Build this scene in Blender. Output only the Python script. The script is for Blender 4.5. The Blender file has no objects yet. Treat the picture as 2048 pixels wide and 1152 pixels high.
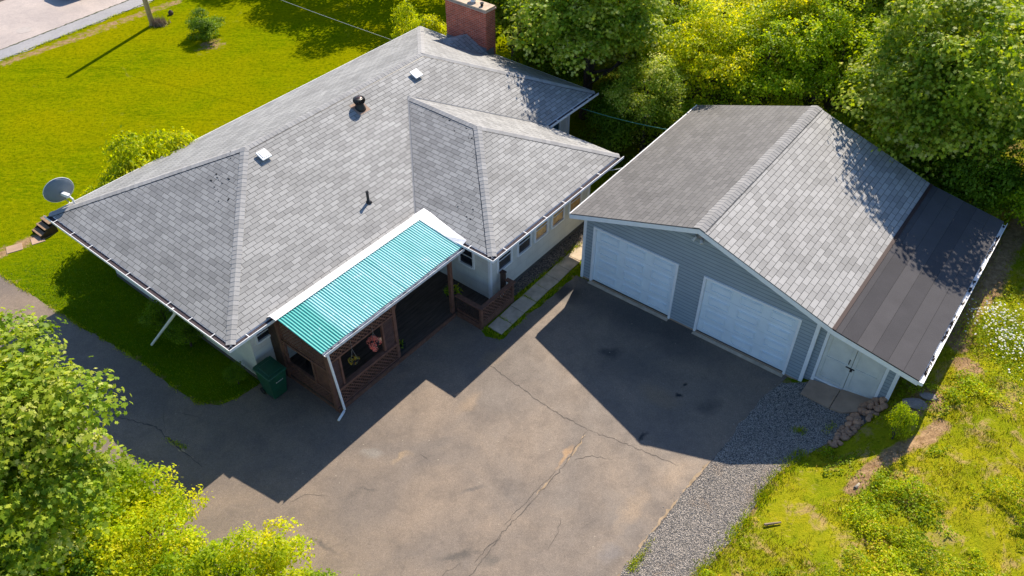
import bpy, math, random
import numpy as np
from mathutils import Vector, Matrix
R = math.radians
rng = np.random.default_rng(7); random.seed(7)
scene = bpy.context.scene
col = scene.collection

# ------------------------------------------------------------------ camera
cam_d = bpy.data.cameras.new('camera'); cam = bpy.data.objects.new('camera', cam_d); col.objects.link(cam)
cam_d.sensor_width = 36.0; cam_d.lens = 36.0*1653.33/2048; cam_d.clip_end = 2000; cam_d.clip_start = .1
pitch, roll = 0.7422, -0.0031
fwd = Vector((0, math.cos(pitch), -math.sin(pitch))); rt = Vector((1, 0, 0)); up = Vector((0, math.sin(pitch), math.cos(pitch)))
Rv = math.cos(roll)*rt + math.sin(roll)*up; Uv = -math.sin(roll)*rt + math.cos(roll)*up
cam.matrix_world = Matrix(((Rv.x, Uv.x, -fwd.x, 0), (Rv.y, Uv.y, -fwd.y, 0), (Rv.z, Uv.z, -fwd.z, 17.8), (0, 0, 0, 1)))
scene.camera = cam
scene.render.resolution_x = 1024; scene.render.resolution_y = 576

# ------------------------------------------------------------------ light
SUN_EL, SUN_AZ = R(42.9), R(21.8)          # azimuth clockwise from +Y
world = bpy.data.worlds.new('World'); scene.world = world; world.use_nodes = True
wn = world.node_tree; bg = wn.nodes['Background']
sky = wn.nodes.new('ShaderNodeTexSky'); sky.sky_type = 'NISHITA'; sky.sun_disc = False
sky.sun_elevation = SUN_EL; sky.sun_rotation = SUN_AZ
wn.links.new(sky.outputs[0], bg.inputs[0]); bg.inputs[1].default_value = 0.118; sky.ozone_density = 6.0; sky.air_density = 1.0; sky.dust_density = .4
sd = bpy.data.lights.new('sun', 'SUN'); so = bpy.data.objects.new('sun', sd); col.objects.link(so)
sd.energy = 4.9; sd.angle = R(.5); sd.color = (1.0, .90, .76)
tosun = Vector((math.sin(SUN_AZ)*math.cos(SUN_EL), math.cos(SUN_AZ)*math.cos(SUN_EL), math.sin(SUN_EL)))
so.rotation_euler = (-tosun).to_track_quat('-Z', 'Y').to_euler()
scene.view_settings.view_transform = 'Standard'; scene.view_settings.look = 'None'
scene.view_settings.exposure = 0.66; scene.view_settings.gamma = 1

# ------------------------------------------------------------------ material helpers
class NT:
    def __init__(s, name):
        s.m = bpy.data.materials.new(name); s.m.use_nodes = True; s.t = s.m.node_tree
        s.b = s.t.nodes['Principled BSDF']; s.out = s.t.nodes['Material Output']
    def n(s, typ, **kw):
        n = s.t.nodes.new('ShaderNode'+typ)
        for k, v in kw.items():
            if k in n.inputs: s.put(n.inputs[k], v)
            else: setattr(n, k, v)
        return n
    def put(s, inp, v):
        if isinstance(v, bpy.types.NodeSocket): s.t.links.new(v, inp)
        elif inp.type == 'RGBA' and len(v) == 3: inp.default_value = (*v, 1)
        else: inp.default_value = v
    def math(s, op, a, b=0.0, c=None, clamp=False):
        n = s.t.nodes.new('ShaderNodeMath'); n.operation = op; n.use_clamp = clamp
        s.put(n.inputs[0], a); s.put(n.inputs[1], b)
        if c is not None: s.put(n.inputs[2], c)
        return n.outputs[0]
    def mix(s, f, a, b, mode='MIX'):
        n = s.t.nodes.new('ShaderNodeMix'); n.data_type = 'RGBA'; n.blend_type = mode
        s.put(n.inputs[0], f); s.put(n.inputs[6], a); s.put(n.inputs[7], b)
        return n.outputs[2]
    def noise(s, vec, scale, detail=4, rough=.55, dist=0.0):
        n = s.n('TexNoise', Scale=scale, Detail=detail, Roughness=rough, Distortion=dist)
        if vec is not None: s.put(n.inputs['Vector'], vec)
        return n.outputs[0]
    def ramp(s, f, lo, hi, a=0.0, b=1.0):
        n = s.t.nodes.new('ShaderNodeMapRange'); n.clamp = True
        s.put(n.inputs[0], f)
        for i, v in zip((1, 2, 3, 4), (lo, hi, a, b)): n.inputs[i].default_value = v
        return n.outputs[0]
    def coord(s, kind='Object'): return s.t.nodes.new('ShaderNodeTexCoord').outputs[kind]
    def pos(s): return s.t.nodes.new('ShaderNodeNewGeometry').outputs['Position']
    def mapping(s, vec, loc=(0,0,0), rot=(0,0,0), scale=(1,1,1)):
        n = s.n('Mapping'); s.put(n.inputs[0], vec); n.inputs[1].default_value = loc; n.inputs[2].default_value = rot; n.inputs[3].default_value = scale
        return n.outputs[0]
    def attr(s, name):
        n = s.t.nodes.new('ShaderNodeAttribute'); n.attribute_name = name; return n.outputs['Fac']
    def bump(s, h, strength=.5, dist=.02, prev=None):
        n = s.n('Bump'); s.put(n.inputs['Height'], h); n.inputs['Strength'].default_value = strength; n.inputs['Distance'].default_value = dist
        if prev is not None: s.put(n.inputs['Normal'], prev)
        s.put(s.b.inputs['Normal'], n.outputs[0]); return n.outputs[0]
    def blob(s, vec, x, y, rx, ry=None, rot=0.0, soft=.5):
        """soft spot of 1 at world (x,y)"""
        ry = ry or rx
        sub = s.n('VectorMath', operation='SUBTRACT'); s.put(sub.inputs[0], vec); sub.inputs[1].default_value = (x, y, 0)
        v = s.n('VectorRotate', rotation_type='Z_AXIS'); s.put(v.inputs[0], sub.outputs[0]); v.inputs['Angle'].default_value = -rot
        mul = s.n('VectorMath', operation='MULTIPLY'); s.put(mul.inputs[0], v.outputs[0]); mul.inputs[1].default_value = (1/rx, 1/ry, 0)
        ln = s.n('VectorMath', operation='LENGTH'); s.put(ln.inputs[0], mul.outputs[0])
        return s.ramp(ln.outputs['Value'], 1-soft, 1, 1, 0)
    def fin(s, color=None, rough=.8, metal=0.0, spec=None):
        if color is not None: s.put(s.b.inputs['Base Color'], color)
        s.put(s.b.inputs['Roughness'], rough); s.b.inputs['Metallic'].default_value = metal
        if spec is not None: s.b.inputs['Specular IOR Level'].default_value = spec
        return s.m

def plain(name, c, rough=.6, metal=0, nvar=.12, nscale=6, spec=.4, bump=0):
    t = NT(name); v = t.coord(); f = t.noise(v, nscale, 5, .6)
    k = t.ramp(f, .3, .7, 1-nvar, 1+nvar)
    cc = t.mix(1.0, c, (1, 1, 1), 'MULTIPLY')
    h = t.n('HueSaturation'); t.put(h.inputs['Color'], cc); t.put(h.inputs['Value'], k)
    if bump: t.bump(t.noise(v, nscale*8, 3), bump, .01)
    return t.fin(h.outputs[0], rough, metal, spec)

def shingle(name, w, h, c1, c2, mort, blot=.12, stain=None, bstr=.5):
    t = NT(name); uv = t.coord('UV')
    br = t.n('TexBrick', offset=.5, offset_frequency=2, squash=1)
    warp = t.n('VectorMath', operation='ADD')
    nz = t.n('TexNoise', Scale=1.3, Detail=2); t.put(nz.inputs['Vector'], uv)
    sc = t.n('VectorMath', operation='SCALE'); t.put(sc.inputs[0], nz.outputs['Color']); sc.inputs['Scale'].default_value = .012
    t.put(warp.inputs[0], uv); t.put(warp.inputs[1], sc.outputs[0]); uvw = warp.outputs[0]
    t.put(br.inputs['Vector'], uvw)
    br.inputs['Scale'].default_value = 1; br.inputs['Brick Width'].default_value = w; br.inputs['Row Height'].default_value = h
    br.inputs['Mortar Size'].default_value = .008; br.inputs['Mortar Smooth'].default_value = .35; br.inputs['Bias'].default_value = -.15
    t.put(br.inputs['Color1'], c1); t.put(br.inputs['Color2'], c2); t.put(br.inputs['Mortar'], mort)
    gran = t.ramp(t.noise(uv, 70, 2, .8), .3, .7, .86, 1.14)
    big = t.ramp(t.noise(uv, .8, 4, .6), .3, .7, 1-blot, 1+blot)
    streak = t.ramp(t.noise(t.mapping(uv, scale=(2.2, .35, 1)), 1.0, 5, .7), .35, .7, 1.05, .93)
    hs = t.n('HueSaturation'); t.put(hs.inputs['Color'], br.outputs['Color'])
    t.put(hs.inputs['Value'], t.math('MULTIPLY', t.math('MULTIPLY', gran, big), streak))
    c = hs.outputs[0]
    if stain: c = t.mix(t.math('MULTIPLY', t.ramp(t.noise(t.mapping(uv, loc=(4, 9, 0), scale=(1, 1.6, 1)), .55, 5, .65, .6), .48, .72), stain[1]), c, stain[0])
    sep = t.n('SeparateXYZ'); t.put(sep.inputs[0], uvw)
    saw = t.math('SUBTRACT', 1.0, t.math('FRACT', t.math('DIVIDE', sep.outputs[1], h)))
    hgt = t.math('ADD', t.math('MULTIPLY', saw, .6), t.math('ADD', t.math('MULTIPLY', br.outputs['Fac'], -.6), t.math('MULTIPLY', t.noise(uv, 120, 2), .25)))
    t.bump(hgt, bstr, .012)
    return t.fin(c, .72, 0, .45)

M = {}
M['shingle'] = shingle('grey roof shingle', .31, .14, (.345, .34, .33), (.22, .217, .212), (.055, .055, .056), .12, ((.17, .165, .16), .45))
M['garage_shingle'] = shingle('pale garage shingle', .36, .165, (.36, .35, .338), (.235, .228, .22), (.06, .058, .056), .1, None, .9)
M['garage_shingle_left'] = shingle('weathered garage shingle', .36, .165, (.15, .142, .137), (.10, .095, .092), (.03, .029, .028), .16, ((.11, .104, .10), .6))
def cap_mat(name, c):
    t = NT(name); v = t.coord(); r = t.attr('rnd')
    hs = t.n('HueSaturation'); t.put(hs.inputs['Color'], t.mix(0.0, c, c))
    t.put(hs.inputs['Value'], t.math('MULTIPLY', t.ramp(r, 0, 1, .88, 1.1), t.ramp(t.noise(v, 60, 2, .8), .3, .7, .87, 1.13)))
    t.bump(t.noise(v, 110, 2), .3, .006)
    return t.fin(hs.outputs[0], .95, 0, .2)
M['cap'] = cap_mat('ridge shingle', (.345, .337, .328)); M['gcap'] = cap_mat('garage ridge shingle', (.30, .29, .28))
M['white'] = plain('white painted metal', (.84, .84, .84), .45, nvar=.05)
M['dirty_white'] = plain('scuffed white metal', (.66, .66, .67), .5, nvar=.22, nscale=9)
M['gutter_in'] = plain('gutter silt', (.05, .036, .04), .9, nvar=.4, nscale=14)
M['litter'] = plain('dry leaf litter', (.055, .04, .03), .95, nvar=.5, nscale=20)
M['soffit'] = plain('soffit board', (.55, .55, .53), .7)
M['brown'] = plain('brown stained timber', (.165, .078, .052), .65, nvar=.3, nscale=7, bump=.3)
M['brown_dark'] = plain('dark stained timber', (.06, .034, .026), .7, nvar=.35, nscale=7, bump=.3)
M['pole'] = plain('weathered pole timber', (.46, .36, .27), .85, nvar=.25, nscale=5, bump=.4)
M['black'] = plain('black metal', (.018, .018, .02), .4, nvar=.2)
M['grey_metal'] = plain('galvanised metal', (.33, .34, .35), .4, .6, nvar=.15)
M['dish'] = plain('grey dish paint', (.19, .23, .26), .5, nvar=.06)
M['glass_dark'] = plain('dark window glass', (.02, .022, .028), .08, nvar=.1, spec=.8)
M['glass_amber'] = plain('amber window glass', (.50, .27, .10), .25, nvar=.45, nscale=5, spec=.7)  # warm amber tone in the pane colour of the farther wing windows
M['glass_blue'] = plain('teal window glass', (.03, .07, .10), .1, spec=.8)
M['bin'] = plain('green bin plastic', (.012, .085, .045), .38, nvar=.15, nscale=4)
M['bin_mark'] = plain('white bin lettering', (.6, .63, .6), .5)
M['concrete'] = plain('path concrete', (.50, .40, .29), .9, nvar=.25, nscale=3, bump=.3)
M['slabc'] = plain('brown concrete', (.40, .27, .18), .9, nvar=.2, nscale=2.5, bump=.3)
M['stone'] = plain('brown field stone', (.31, .205, .135), .9, nvar=.35, nscale=4, bump=.5)
def stone_pm():
    t = NT('brown field stone'); v = t.coord(); oi = t.n('ObjectInfo'); cr = t.mix(oi.outputs['Random'], (.62, .34, .20), (.34, .21, .14))
    hs = t.n('HueSaturation'); t.put(hs.inputs['Color'], cr); t.put(hs.inputs['Value'], t.ramp(t.noise(v, 2.5, 5), .3, .7, .75, 1.25)); t.bump(t.noise(v, 6, 4), .5, .1)
    return t.fin(hs.outputs[0], .9, 0, .2)
M['stone'] = stone_pm()
M['cable'] = plain('pale cable', (.42, .45, .42), .6); M['cable_green'] = plain('green line', (.10, .32, .22), .5)
M['bark'] = plain('bark', (.085, .06, .045), .95, nvar=.35, nscale=8, bump=.6)
M['planter'] = plain('dark planter', (.02, .022, .022), .5)
M['wood_step'] = plain('worn brown step', (.27, .17, .10), .85, nvar=.3, nscale=6)
M['stick'] = plain('dead grey wood', (.30, .22, .15), .9, nvar=.3)
M['car_paint'] = plain('dark blue car paint', (.02, .04, .10), .2, .3, spec=.8)
M['tyre'] = plain('tyre rubber', (.02, .02, .02), .8)
M['hood'] = plain('grill cover', (.03, .05, .07), .4)

def brick_mat():
    t = NT('red chimney brick'); uv = t.coord('UV'); br = t.n('TexBrick', offset=.5)
    t.put(br.inputs['Vector'], uv)
    br.inputs['Scale'].default_value = 1; br.inputs['Brick Width'].default_value = .215; br.inputs['Row Height'].default_value = .075
    br.inputs['Mortar Size'].default_value = .006; br.inputs['Mortar Smooth'].default_value = .2; br.inputs['Bias'].default_value = -.2
    t.put(br.inputs['Color1'], (.50, .12, .065)); t.put(br.inputs['Color2'], (.29, .065, .042)); t.put(br.inputs['Mortar'], (.50, .36, .30))
    hs = t.n('HueSaturation'); t.put(hs.inputs['Color'], br.outputs[0]); t.put(hs.inputs['Value'], t.ramp(t.noise(uv, 3, 5), .3, .7, .8, 1.2))
    t.bump(t.math('MULTIPLY', br.outputs['Fac'], -1), .6, .01)
    return t.fin(hs.outputs[0], .9, 0, .3)
M['brick'] = brick_mat()
def block_mat():
    t = NT('painted concrete block'); uv = t.coord('UV'); br = t.n('TexBrick', offset=.5)
    t.put(br.inputs['Vector'], uv)
    br.inputs['Scale'].default_value = 1; br.inputs['Brick Width'].default_value = .6; br.inputs['Row Height'].default_value = .3
    br.inputs['Mortar Size'].default_value = .006; br.inputs['Mortar Smooth'].default_value = .4
    t.put(br.inputs['Color1'], (.72, .70, .64)); t.put(br.inputs['Color2'], (.69, .67, .61)); t.put(br.inputs['Mortar'], (.57, .55, .50))
    hs = t.n('HueSaturation'); t.put(hs.inputs['Color'], br.outputs[0]); t.put(hs.inputs['Value'], t.ramp(t.noise(uv, 2, 5), .3, .7, .92, 1.06))
    t.bump(t.math('MULTIPLY', br.outputs['Fac'], -1), .4, .008)
    return t.fin(hs.outputs[0], .8, 0, .3)
M['block'] = block_mat()
def siding_mat():
    t = NT('blue grey vinyl siding'); uv = t.coord('UV'); sep = t.n('SeparateXYZ'); t.put(sep.inputs[0], uv)
    f = t.math('FRACT', t.math('DIVIDE', sep.outputs[1], .125))
    line = t.ramp(f, .0, .22, 0, 1)
    br = t.n('TexBrick', offset=.37); t.put(br.inputs['Vector'], uv); br.inputs['Scale'].default_value = 1; br.inputs['Brick Width'].default_value = 3.6; br.inputs['Row Height'].default_value = .21; br.inputs['Mortar Size'].default_value = .002
    t.put(br.inputs['Color1'], (.33, .385, .42)); t.put(br.inputs['Color2'], (.315, .37, .405)); t.put(br.inputs['Mortar'], (.24, .27, .29))
    c = t.mix(line, (.12, .14, .155), br.outputs[0])
    hs = t.n('HueSaturation'); t.put(hs.inputs['Color'], c); t.put(hs.inputs['Value'], t.ramp(t.noise(uv, 1.6, 4), .3, .7, .94, 1.05))
    t.bump(t.math('SUBTRACT', 1.0, f), .6, .012)
    return t.fin(hs.outputs[0], .55, 0, .4)
M['siding'] = siding_mat()
def felt_mat():
    t = NT('rolled roofing felt'); uv = t.coord('UV'); sep = t.n('SeparateXYZ'); t.put(sep.inputs[0], uv)
    br = t.n('TexBrick', offset=.37, offset_frequency=2); t.put(br.inputs['Vector'], uv); br.inputs['Scale'].default_value = 1
    br.inputs['Brick Width'].default_value = 7.3; br.inputs['Row Height'].default_value = .42; br.inputs['Mortar Size'].default_value = .006; br.inputs['Mortar Smooth'].default_value = .3; br.inputs['Bias'].default_value = 0
    t.put(br.inputs['Color1'], (.082, .077, .080)); t.put(br.inputs['Color2'], (.056, .053, .057)); t.put(br.inputs['Mortar'], (.03, .028, .028))
    hs = t.n('HueSaturation'); t.put(hs.inputs['Color'], br.outputs[0])
    t.put(hs.inputs['Value'], t.math('MULTIPLY', t.ramp(t.noise(uv, 90, 2, .8), .3, .7, .7, 1.3), t.ramp(t.noise(uv, 1.2, 4), .3, .7, .9, 1.1)))
    t.bump(t.math('ADD', t.noise(uv, 130, 2), t.math('MULTIPLY', t.math('FRACT', t.math('DIVIDE', sep.outputs[1], .42)), -1)), .5, .01)
    return t.fin(hs.outputs[0], .9, 0, .25)
M['felt'] = felt_mat()
def canopy_mat():
    t = NT('teal corrugated fibreglass'); uv = t.coord('UV'); sep = t.n('SeparateXYZ'); t.put(sep.inputs[0], uv)
    st = t.noise(t.mapping(uv, scale=(7, .8, 1)), 1.0, 5, .65)
    big = t.ramp(sep.outputs[0], .75, 1.0, .1, 1)
    f = t.math('MULTIPLY', t.ramp(st, .30, .60, .35, 1), big)
    c = t.mix(f, (.03, .42, .36), (.42, .82, .82))
    wh = t.ramp(t.noise(t.mapping(uv, loc=(3, 1, 0), scale=(1.6, 3, 1)), 1.2, 5, .7), .60, .72, 0, .7)
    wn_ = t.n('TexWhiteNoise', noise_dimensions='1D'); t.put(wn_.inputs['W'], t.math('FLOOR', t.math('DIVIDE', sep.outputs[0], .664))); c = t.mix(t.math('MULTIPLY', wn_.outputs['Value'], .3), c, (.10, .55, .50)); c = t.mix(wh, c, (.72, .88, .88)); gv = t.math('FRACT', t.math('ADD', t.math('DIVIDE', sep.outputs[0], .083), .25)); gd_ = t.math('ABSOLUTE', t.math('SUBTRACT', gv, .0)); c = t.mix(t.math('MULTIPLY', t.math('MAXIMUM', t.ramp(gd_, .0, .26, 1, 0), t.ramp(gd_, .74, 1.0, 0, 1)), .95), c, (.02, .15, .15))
    t.b.inputs['Transmission Weight'].default_value = 0
    t.b.inputs['Coat Weight'].default_value = .25; t.b.inputs['Coat Roughness'].default_value = .3
    return t.fin(c, .42, 0, .5)
M['canopy'] = canopy_mat()
def foil_mat():
    t = NT('silver flashing'); uv = t.coord(); c = t.mix(t.ramp(t.noise(uv, 2.5, 5, .7), .4, .65), (.80, .80, .82), (.50, .52, .56))
    t.bump(t.noise(uv, 6, 4), .4, .02)
    return t.fin(c, .5, .1, .5)
M['foil'] = foil_mat()
def deck_mat():
    t = NT('deck boards'); v = t.coord(); sep = t.n('SeparateXYZ'); t.put(sep.inputs[0], v)
    f = t.math('FRACT', t.math('DIVIDE', sep.outputs[1], .14)); line = t.ramp(f, 0, .09)
    c = t.mix(line, (.012, .008, .006), t.mix(t.ramp(t.noise(t.mapping(v, scale=(1, 8, 1)), 2, 5, .7), .35, .65), (.05, .032, .024), (.10, .075, .06)))
    return t.fin(c, .7, 0, .4)
M['deck'] = deck_mat()

def leaf_mat(name, cols, trans=.4, rough=.5):
    t = NT(name); r = t.attr('rnd')
    cr = t.n('ValToRGB'); t.put(cr.inputs[0], r)
    el = cr.color_ramp.elements
    while len(el) > 1: el.remove(el[-1])
    for i, (p, c) in enumerate(cols):
        e = el[0] if i == 0 else el.new(p)
        e.position = p; e.color = (*c, 1)
    v = t.coord(); big = t.ramp(t.noise(v, .7, 3), .3, .7, .75, 1.2)
    hs = t.n('HueSaturation'); t.put(hs.inputs['Color'], cr.outputs[0]); t.put(hs.inputs['Value'], big)
    t.put(t.b.inputs['Base Color'], hs.outputs[0]); t.b.inputs['Roughness'].default_value = rough; t.b.inputs['Specular IOR Level'].default_value = .18
    tr = t.n('BsdfTranslucent'); hs2 = t.n('HueSaturation', Saturation=1.1, Value=1.6); t.put(hs2.inputs['Color'], hs.outputs[0])
    hs2.inputs['Hue'].default_value = .485
    t.put(tr.inputs[0], hs2.outputs[0])
    mx = t.n('MixShader'); mx.inputs[0].default_value = trans
    t.t.links.new(t.b.outputs[0], mx.inputs[1]); t.t.links.new(tr.outputs[0], mx.inputs[2]); t.t.links.new(mx.outputs[0], t.out.inputs[0])
    return t.m
M['leaf_maple'] = leaf_mat('maple leaf', [(0, (.07, .14, .008)), (.35, (.19, .30, .015)), (.65, (.42, .49, .05)), (1, (.72, .68, .26))], 0.42)
M['leaf_yellow'] = leaf_mat('yellow green leaf', [(0, (.18, .28, .005)), (.4, (.40, .50, .008)), (.75, (.68, .66, .012)), (1, (.74, .66, .04))], 0.5)
M['leaf_mid'] = leaf_mat('mid green leaf', [(0, (.11, .21, .006)), (.5, (.30, .44, .010)), (.85, (.55, .60, .02)), (1, (.66, .60, .08))], 0.48)
M['leaf_dark'] = leaf_mat('deep green leaf', [(0, (.06, .13, .006)), (.6, (.17, .29, .012)), (1, (.36, .46, .04))], 0.44)
M['leaf_grass'] = leaf_mat('grass blade', [(0, (.10, .14, .006)), (.5, (.25, .27, .007)), (.85, (.42, .37, .02)), (1, (.58, .42, .14))], 0.42)
M['leaf_weed'] = leaf_mat('weed leaf', [(0, (.14, .24, .008)), (.5, (.30, .41, .010)), (.9, (.55, .56, .015)), (1, (.62, .48, .05))], 0.45)
M['leaf_lawn'] = leaf_mat('lawn blade', [(0, (.04, .12, .004)), (.5, (.11, .23, .005)), (.9, (.24, .34, .01)), (1, (.36, .34, .06))], .35)
M['petal_white'] = leaf_mat('white petal', [(0, (.7, .7, .66)), (1, (.85, .85, .82))], .3)
M['petal_coral'] = leaf_mat('coral petal', [(0, (.95, .22, .14)), (1, (1.0, .50, .36))], .3)
M['petal_yellow'] = leaf_mat('yellow petal', [(0, (.85, .20, .04)), (.4, (.85, .65, .04)), (1, (.75, .8, .12))], .3)

# ------------------------------------------------------------------ mesh builder
class MB:
    def __init__(s): s.v = []; s.f = []; s.uv = []; s.r = []
    def face(s, pts, uv=None, r=None):
        b = len(s.v); s.v += [tuple(p) for p in pts]; s.f.append(tuple(range(b, b+len(pts))))
        s.uv.append(uv); s.r.append(random.random() if r is None else r)
    def boxv(s, P, uvs=1.0):
        """P: 8 corners, bottom 4 ccw then top 4 ccw"""
        b = len(s.v); s.v += [tuple(p) for p in P]
        for f in ((3, 2, 1, 0), (4, 5, 6, 7), (0, 1, 5, 4), (1, 2, 6, 5), (2, 3, 7, 6), (3, 0, 4, 7)):
            s.f.append(tuple(b+i for i in f)); q = [Vector(P[i]) for i in f]
            w = (q[1]-q[0]).length; h = (q[2]-q[1]).length
            s.uv.append([(0, 0), (w, 0), (w, h), (0, h)]); s.r.append(.5)
        return s
    def box(s, x0, x1, y0, y1, z0, z1):
        return s.boxv([(x0, y0, z0), (x1, y0, z0), (x1, y1, z0), (x0, y1, z0), (x0, y0, z1), (x1, y0, z1), (x1, y1, z1), (x0, y1, z1)])
    def bar(s, p0, p1, w, h, up=(0, 0, 1)):
        p0 = Vector(p0); p1 = Vector(p1); d = (p1-p0).normalized(); u = Vector(up)
        a = d.cross(u)
        if a.length < 1e-4: a = d.cross(Vector((1, 0, 0)))
        a.normalize(); u = a.cross(d).normalized(); a *= w/2; u = u*h/2
        return s.boxv([p0-a-u, p0+a-u, p1+a-u, p1-a-u, p0-a+u, p0+a+u, p1+a+u, p1-a+u])
    def tube(s, pts, rad, n=8, cap=True):
        pts = [Vector(p) for p in pts]; rad = rad if hasattr(rad, '__len__') else [rad]*len(pts)
        b = len(s.v); prev = None
        for i, p in enumerate(pts):
            d = (pts[min(i+1, len(pts)-1)]-pts[max(i-1, 0)]).normalized()
            if prev is None: a = d.cross(Vector((.123, .9, .31))).normalized()
            else: a = (prev-d*prev.dot(d)).normalized()
            prev = a; c = d.cross(a)
            for k in range(n):
                t = 2*math.pi*k/n; s.v.append(tuple(p+(a*math.cos(t)+c*math.sin(t))*rad[i]))
        for i in range(len(pts)-1):
            for k in range(n):
                k2 = (k+1) % n; s.f.append((b+i*n+k, b+i*n+k2, b+(i+1)*n+k2, b+(i+1)*n+k)); s.uv.append(None); s.r.append(.5)
        if cap:
            s.f.append(tuple(b+k for k in range(n))[::-1]); s.uv.append(None); s.r.append(.5)
            e = b+(len(pts)-1)*n; s.f.append(tuple(e+k for k in range(n))); s.uv.append(None); s.r.append(.5)
        return s
    def lathe(s, c, prof, n=20, axis=(0, 0, 1)):
        c = Vector(c); z = Vector(axis).normalized(); x = z.orthogonal().normalized(); y = z.cross(x); b = len(s.v)
        for r, h in prof:
            for k in range(n):
                t = 2*math.pi*k/n; s.v.append(tuple(c+z*h+(x*math.cos(t)+y*math.sin(t))*r))
        for i in range(len(prof)-1):
            for k in range(n):
                k2 = (k+1) % n; s.f.append((b+i*n+k, b+i*n+k2, b+(i+1)*n+k2, b+(i+1)*n+k)); s.uv.append(None); s.r.append(.5)
        s.f.append(tuple(b+k for k in range(n))[::-1]); s.uv.append(None); s.r.append(.5)
        e = b+(len(prof)-1)*n; s.f.append(tuple(e+k for k in range(n))); s.uv.append(None); s.r.append(.5)
        return s
    def build(s, name, mat, parent=None, smooth=False, bevel=0):
        me = bpy.data.meshes.new(name); me.from_pydata(s.v, [], s.f); me.update()
        if any(u is not None for u in s.uv):
            l = me.uv_layers.new(name='UVMap'); i = 0
            for f, u in zip(s.f, s.uv):
                for k in range(len(f)):
                    l.data[i].uv = u[k] if u is not None else (0, 0)
                    i += 1
        a = me.attributes.new('rnd', 'FLOAT', 'FACE'); a.data.foreach_set('value', s.r)
        if smooth: me.polygons.foreach_set('use_smooth', [True]*len(me.polygons))
        o = bpy.data.objects.new(name, me); col.objects.link(o); me.materials.append(mat)
        if parent: o.parent = parent
        if bevel:
            b = o.modifiers.new('bevel', 'BEVEL'); b.width = bevel; b.segments = 2; b.limit_method = 'ANGLE'
        return o

def tag(o, label=None, cat=None, group=None, kind=None):
    if label: o['label'] = label
    if cat: o['category'] = cat
    if group: o['group'] = group
    if kind: o['kind'] = kind
    return o
def empty(name, loc, rz=0):
    o = bpy.data.objects.new(name, None); col.objects.link(o); o.location = loc; o.rotation_euler = (0, 0, rz); o.empty_display_size = .2
    return o
def fast_mesh(name, V, nper, mat, parent=None, rnd=None, V3=None):
    """V (n, nper, 3): n separate polygons with nper corners"""
    n = V.shape[0]; me = bpy.data.meshes.new(name)
    me.vertices.add(n*nper); me.vertices.foreach_set('co', V.reshape(-1).astype(np.float32))
    me.loops.add(n*nper); me.loops.foreach_set('vertex_index', np.arange(n*nper, dtype=np.int32))
    me.polygons.add(n); me.polygons.foreach_set('loop_start', np.arange(0, n*nper, nper, dtype=np.int32))
    me.update(calc_edges=True)
    a = me.attributes.new('rnd', 'FLOAT', 'FACE'); a.data.foreach_set('value', (rng.random(n) if rnd is None else rnd).astype(np.float32))
    me.materials.append(mat); o = bpy.data.objects.new(name, me); col.objects.link(o)
    if parent: o.parent = parent
    return o
def fbm(x, y, sc=1.0, seed=0):
    r = np.random.default_rng(seed); out = 0*x
    for k in range(4):
        f = sc*(1.9**k)
        for j in range(3):
            a = r.random()*6.28; out = out+np.sin((x*math.cos(a)+y*math.sin(a))*f*2.2+r.random()*6.28+1.3*np.sin((x*math.sin(a)-y*math.cos(a))*f*1.7+r.random()*6))/(1.6**k)/3
    return out

# local frames of house and garage
HXY = (-7.0721, 14.193); HTH = .8955; GXY = (1.7572, 19.8123); GTH = -.6565
def H2W(s, t):
    return (HXY[0]+s*math.cos(HTH)-t*math.sin(HTH), HXY[1]+s*math.sin(HTH)+t*math.cos(HTH))
def G2W(s, t):
    return (GXY[0]+s*math.cos(GTH)-t*math.sin(GTH), GXY[1]+s*math.sin(GTH)+t*math.cos(GTH))

# ================================================================== GROUND
DRIVE = [(-30, 30.2), (-22.5, 24.6), (-16.65, 20.16), (-13.54, 18.02), (-12.05, 17.06), (-10.46, 16.06), (-9.3, 15.1), (-8.7, 14.72), (-8.1, 14.68), (-7.6, 14.95), (-7.2, 15.35),
         (-6.6, 16.2), (-5.5, 16.3), (-1.6, 18.6), (-.80, 17.25), (-.32, 17.17), (.31, 17.90), (.94, 18.66), (1.5, 19.3), (2.06, 20.0), (8.0, 15.75), (6.94, 14.78), (6.1, 13.75), (5.32, 12.84), (4.46, 11.87), (3.28, 10.48), (2.59, 9.56), (1.5, 7.8), (-.3, 4.5),
         (-9, 4.5), (-9.2, 8), (-9.7, 11.2), (-11.6, 13.6), (-14.6, 15.9), (-19, 19.2), (-25, 23.7), (-32, 28.8)]
GRAV = [(7.6, 15.4), (8.4, 15.3), (9.5, 14.35), (9.75, 14.05), (9.25, 13.6), (8.7, 13.25), (8.1, 13.0), (7.4, 12.68), (6.9, 12.35), (6.47, 12.03), (6.1, 11.5), (5.72, 11.0), (5.25, 10.4), (4.71, 9.93), (4.28, 9.48), (3.35, 8.1), (2.1, 6.1), (1.0, 4.4), (-.6, 4.4), (1.4, 7.9), (2.5, 9.6), (3.2, 10.5), (4.4, 11.9), (5.25, 12.86), (6.05, 13.8), (6.9, 14.8)]
def in_poly(x, y, P):
    c = np.zeros(x.shape, bool); n = len(P)
    for i in range(n):
        x0, y0 = P[i]; x1, y1 = P[(i+1) % n]
        k = ((y0 > y) != (y1 > y)) & (x < (x1-x0)*(y-y0)/(y1-y0+1e-12)+x0); c ^= k
    return c
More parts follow.
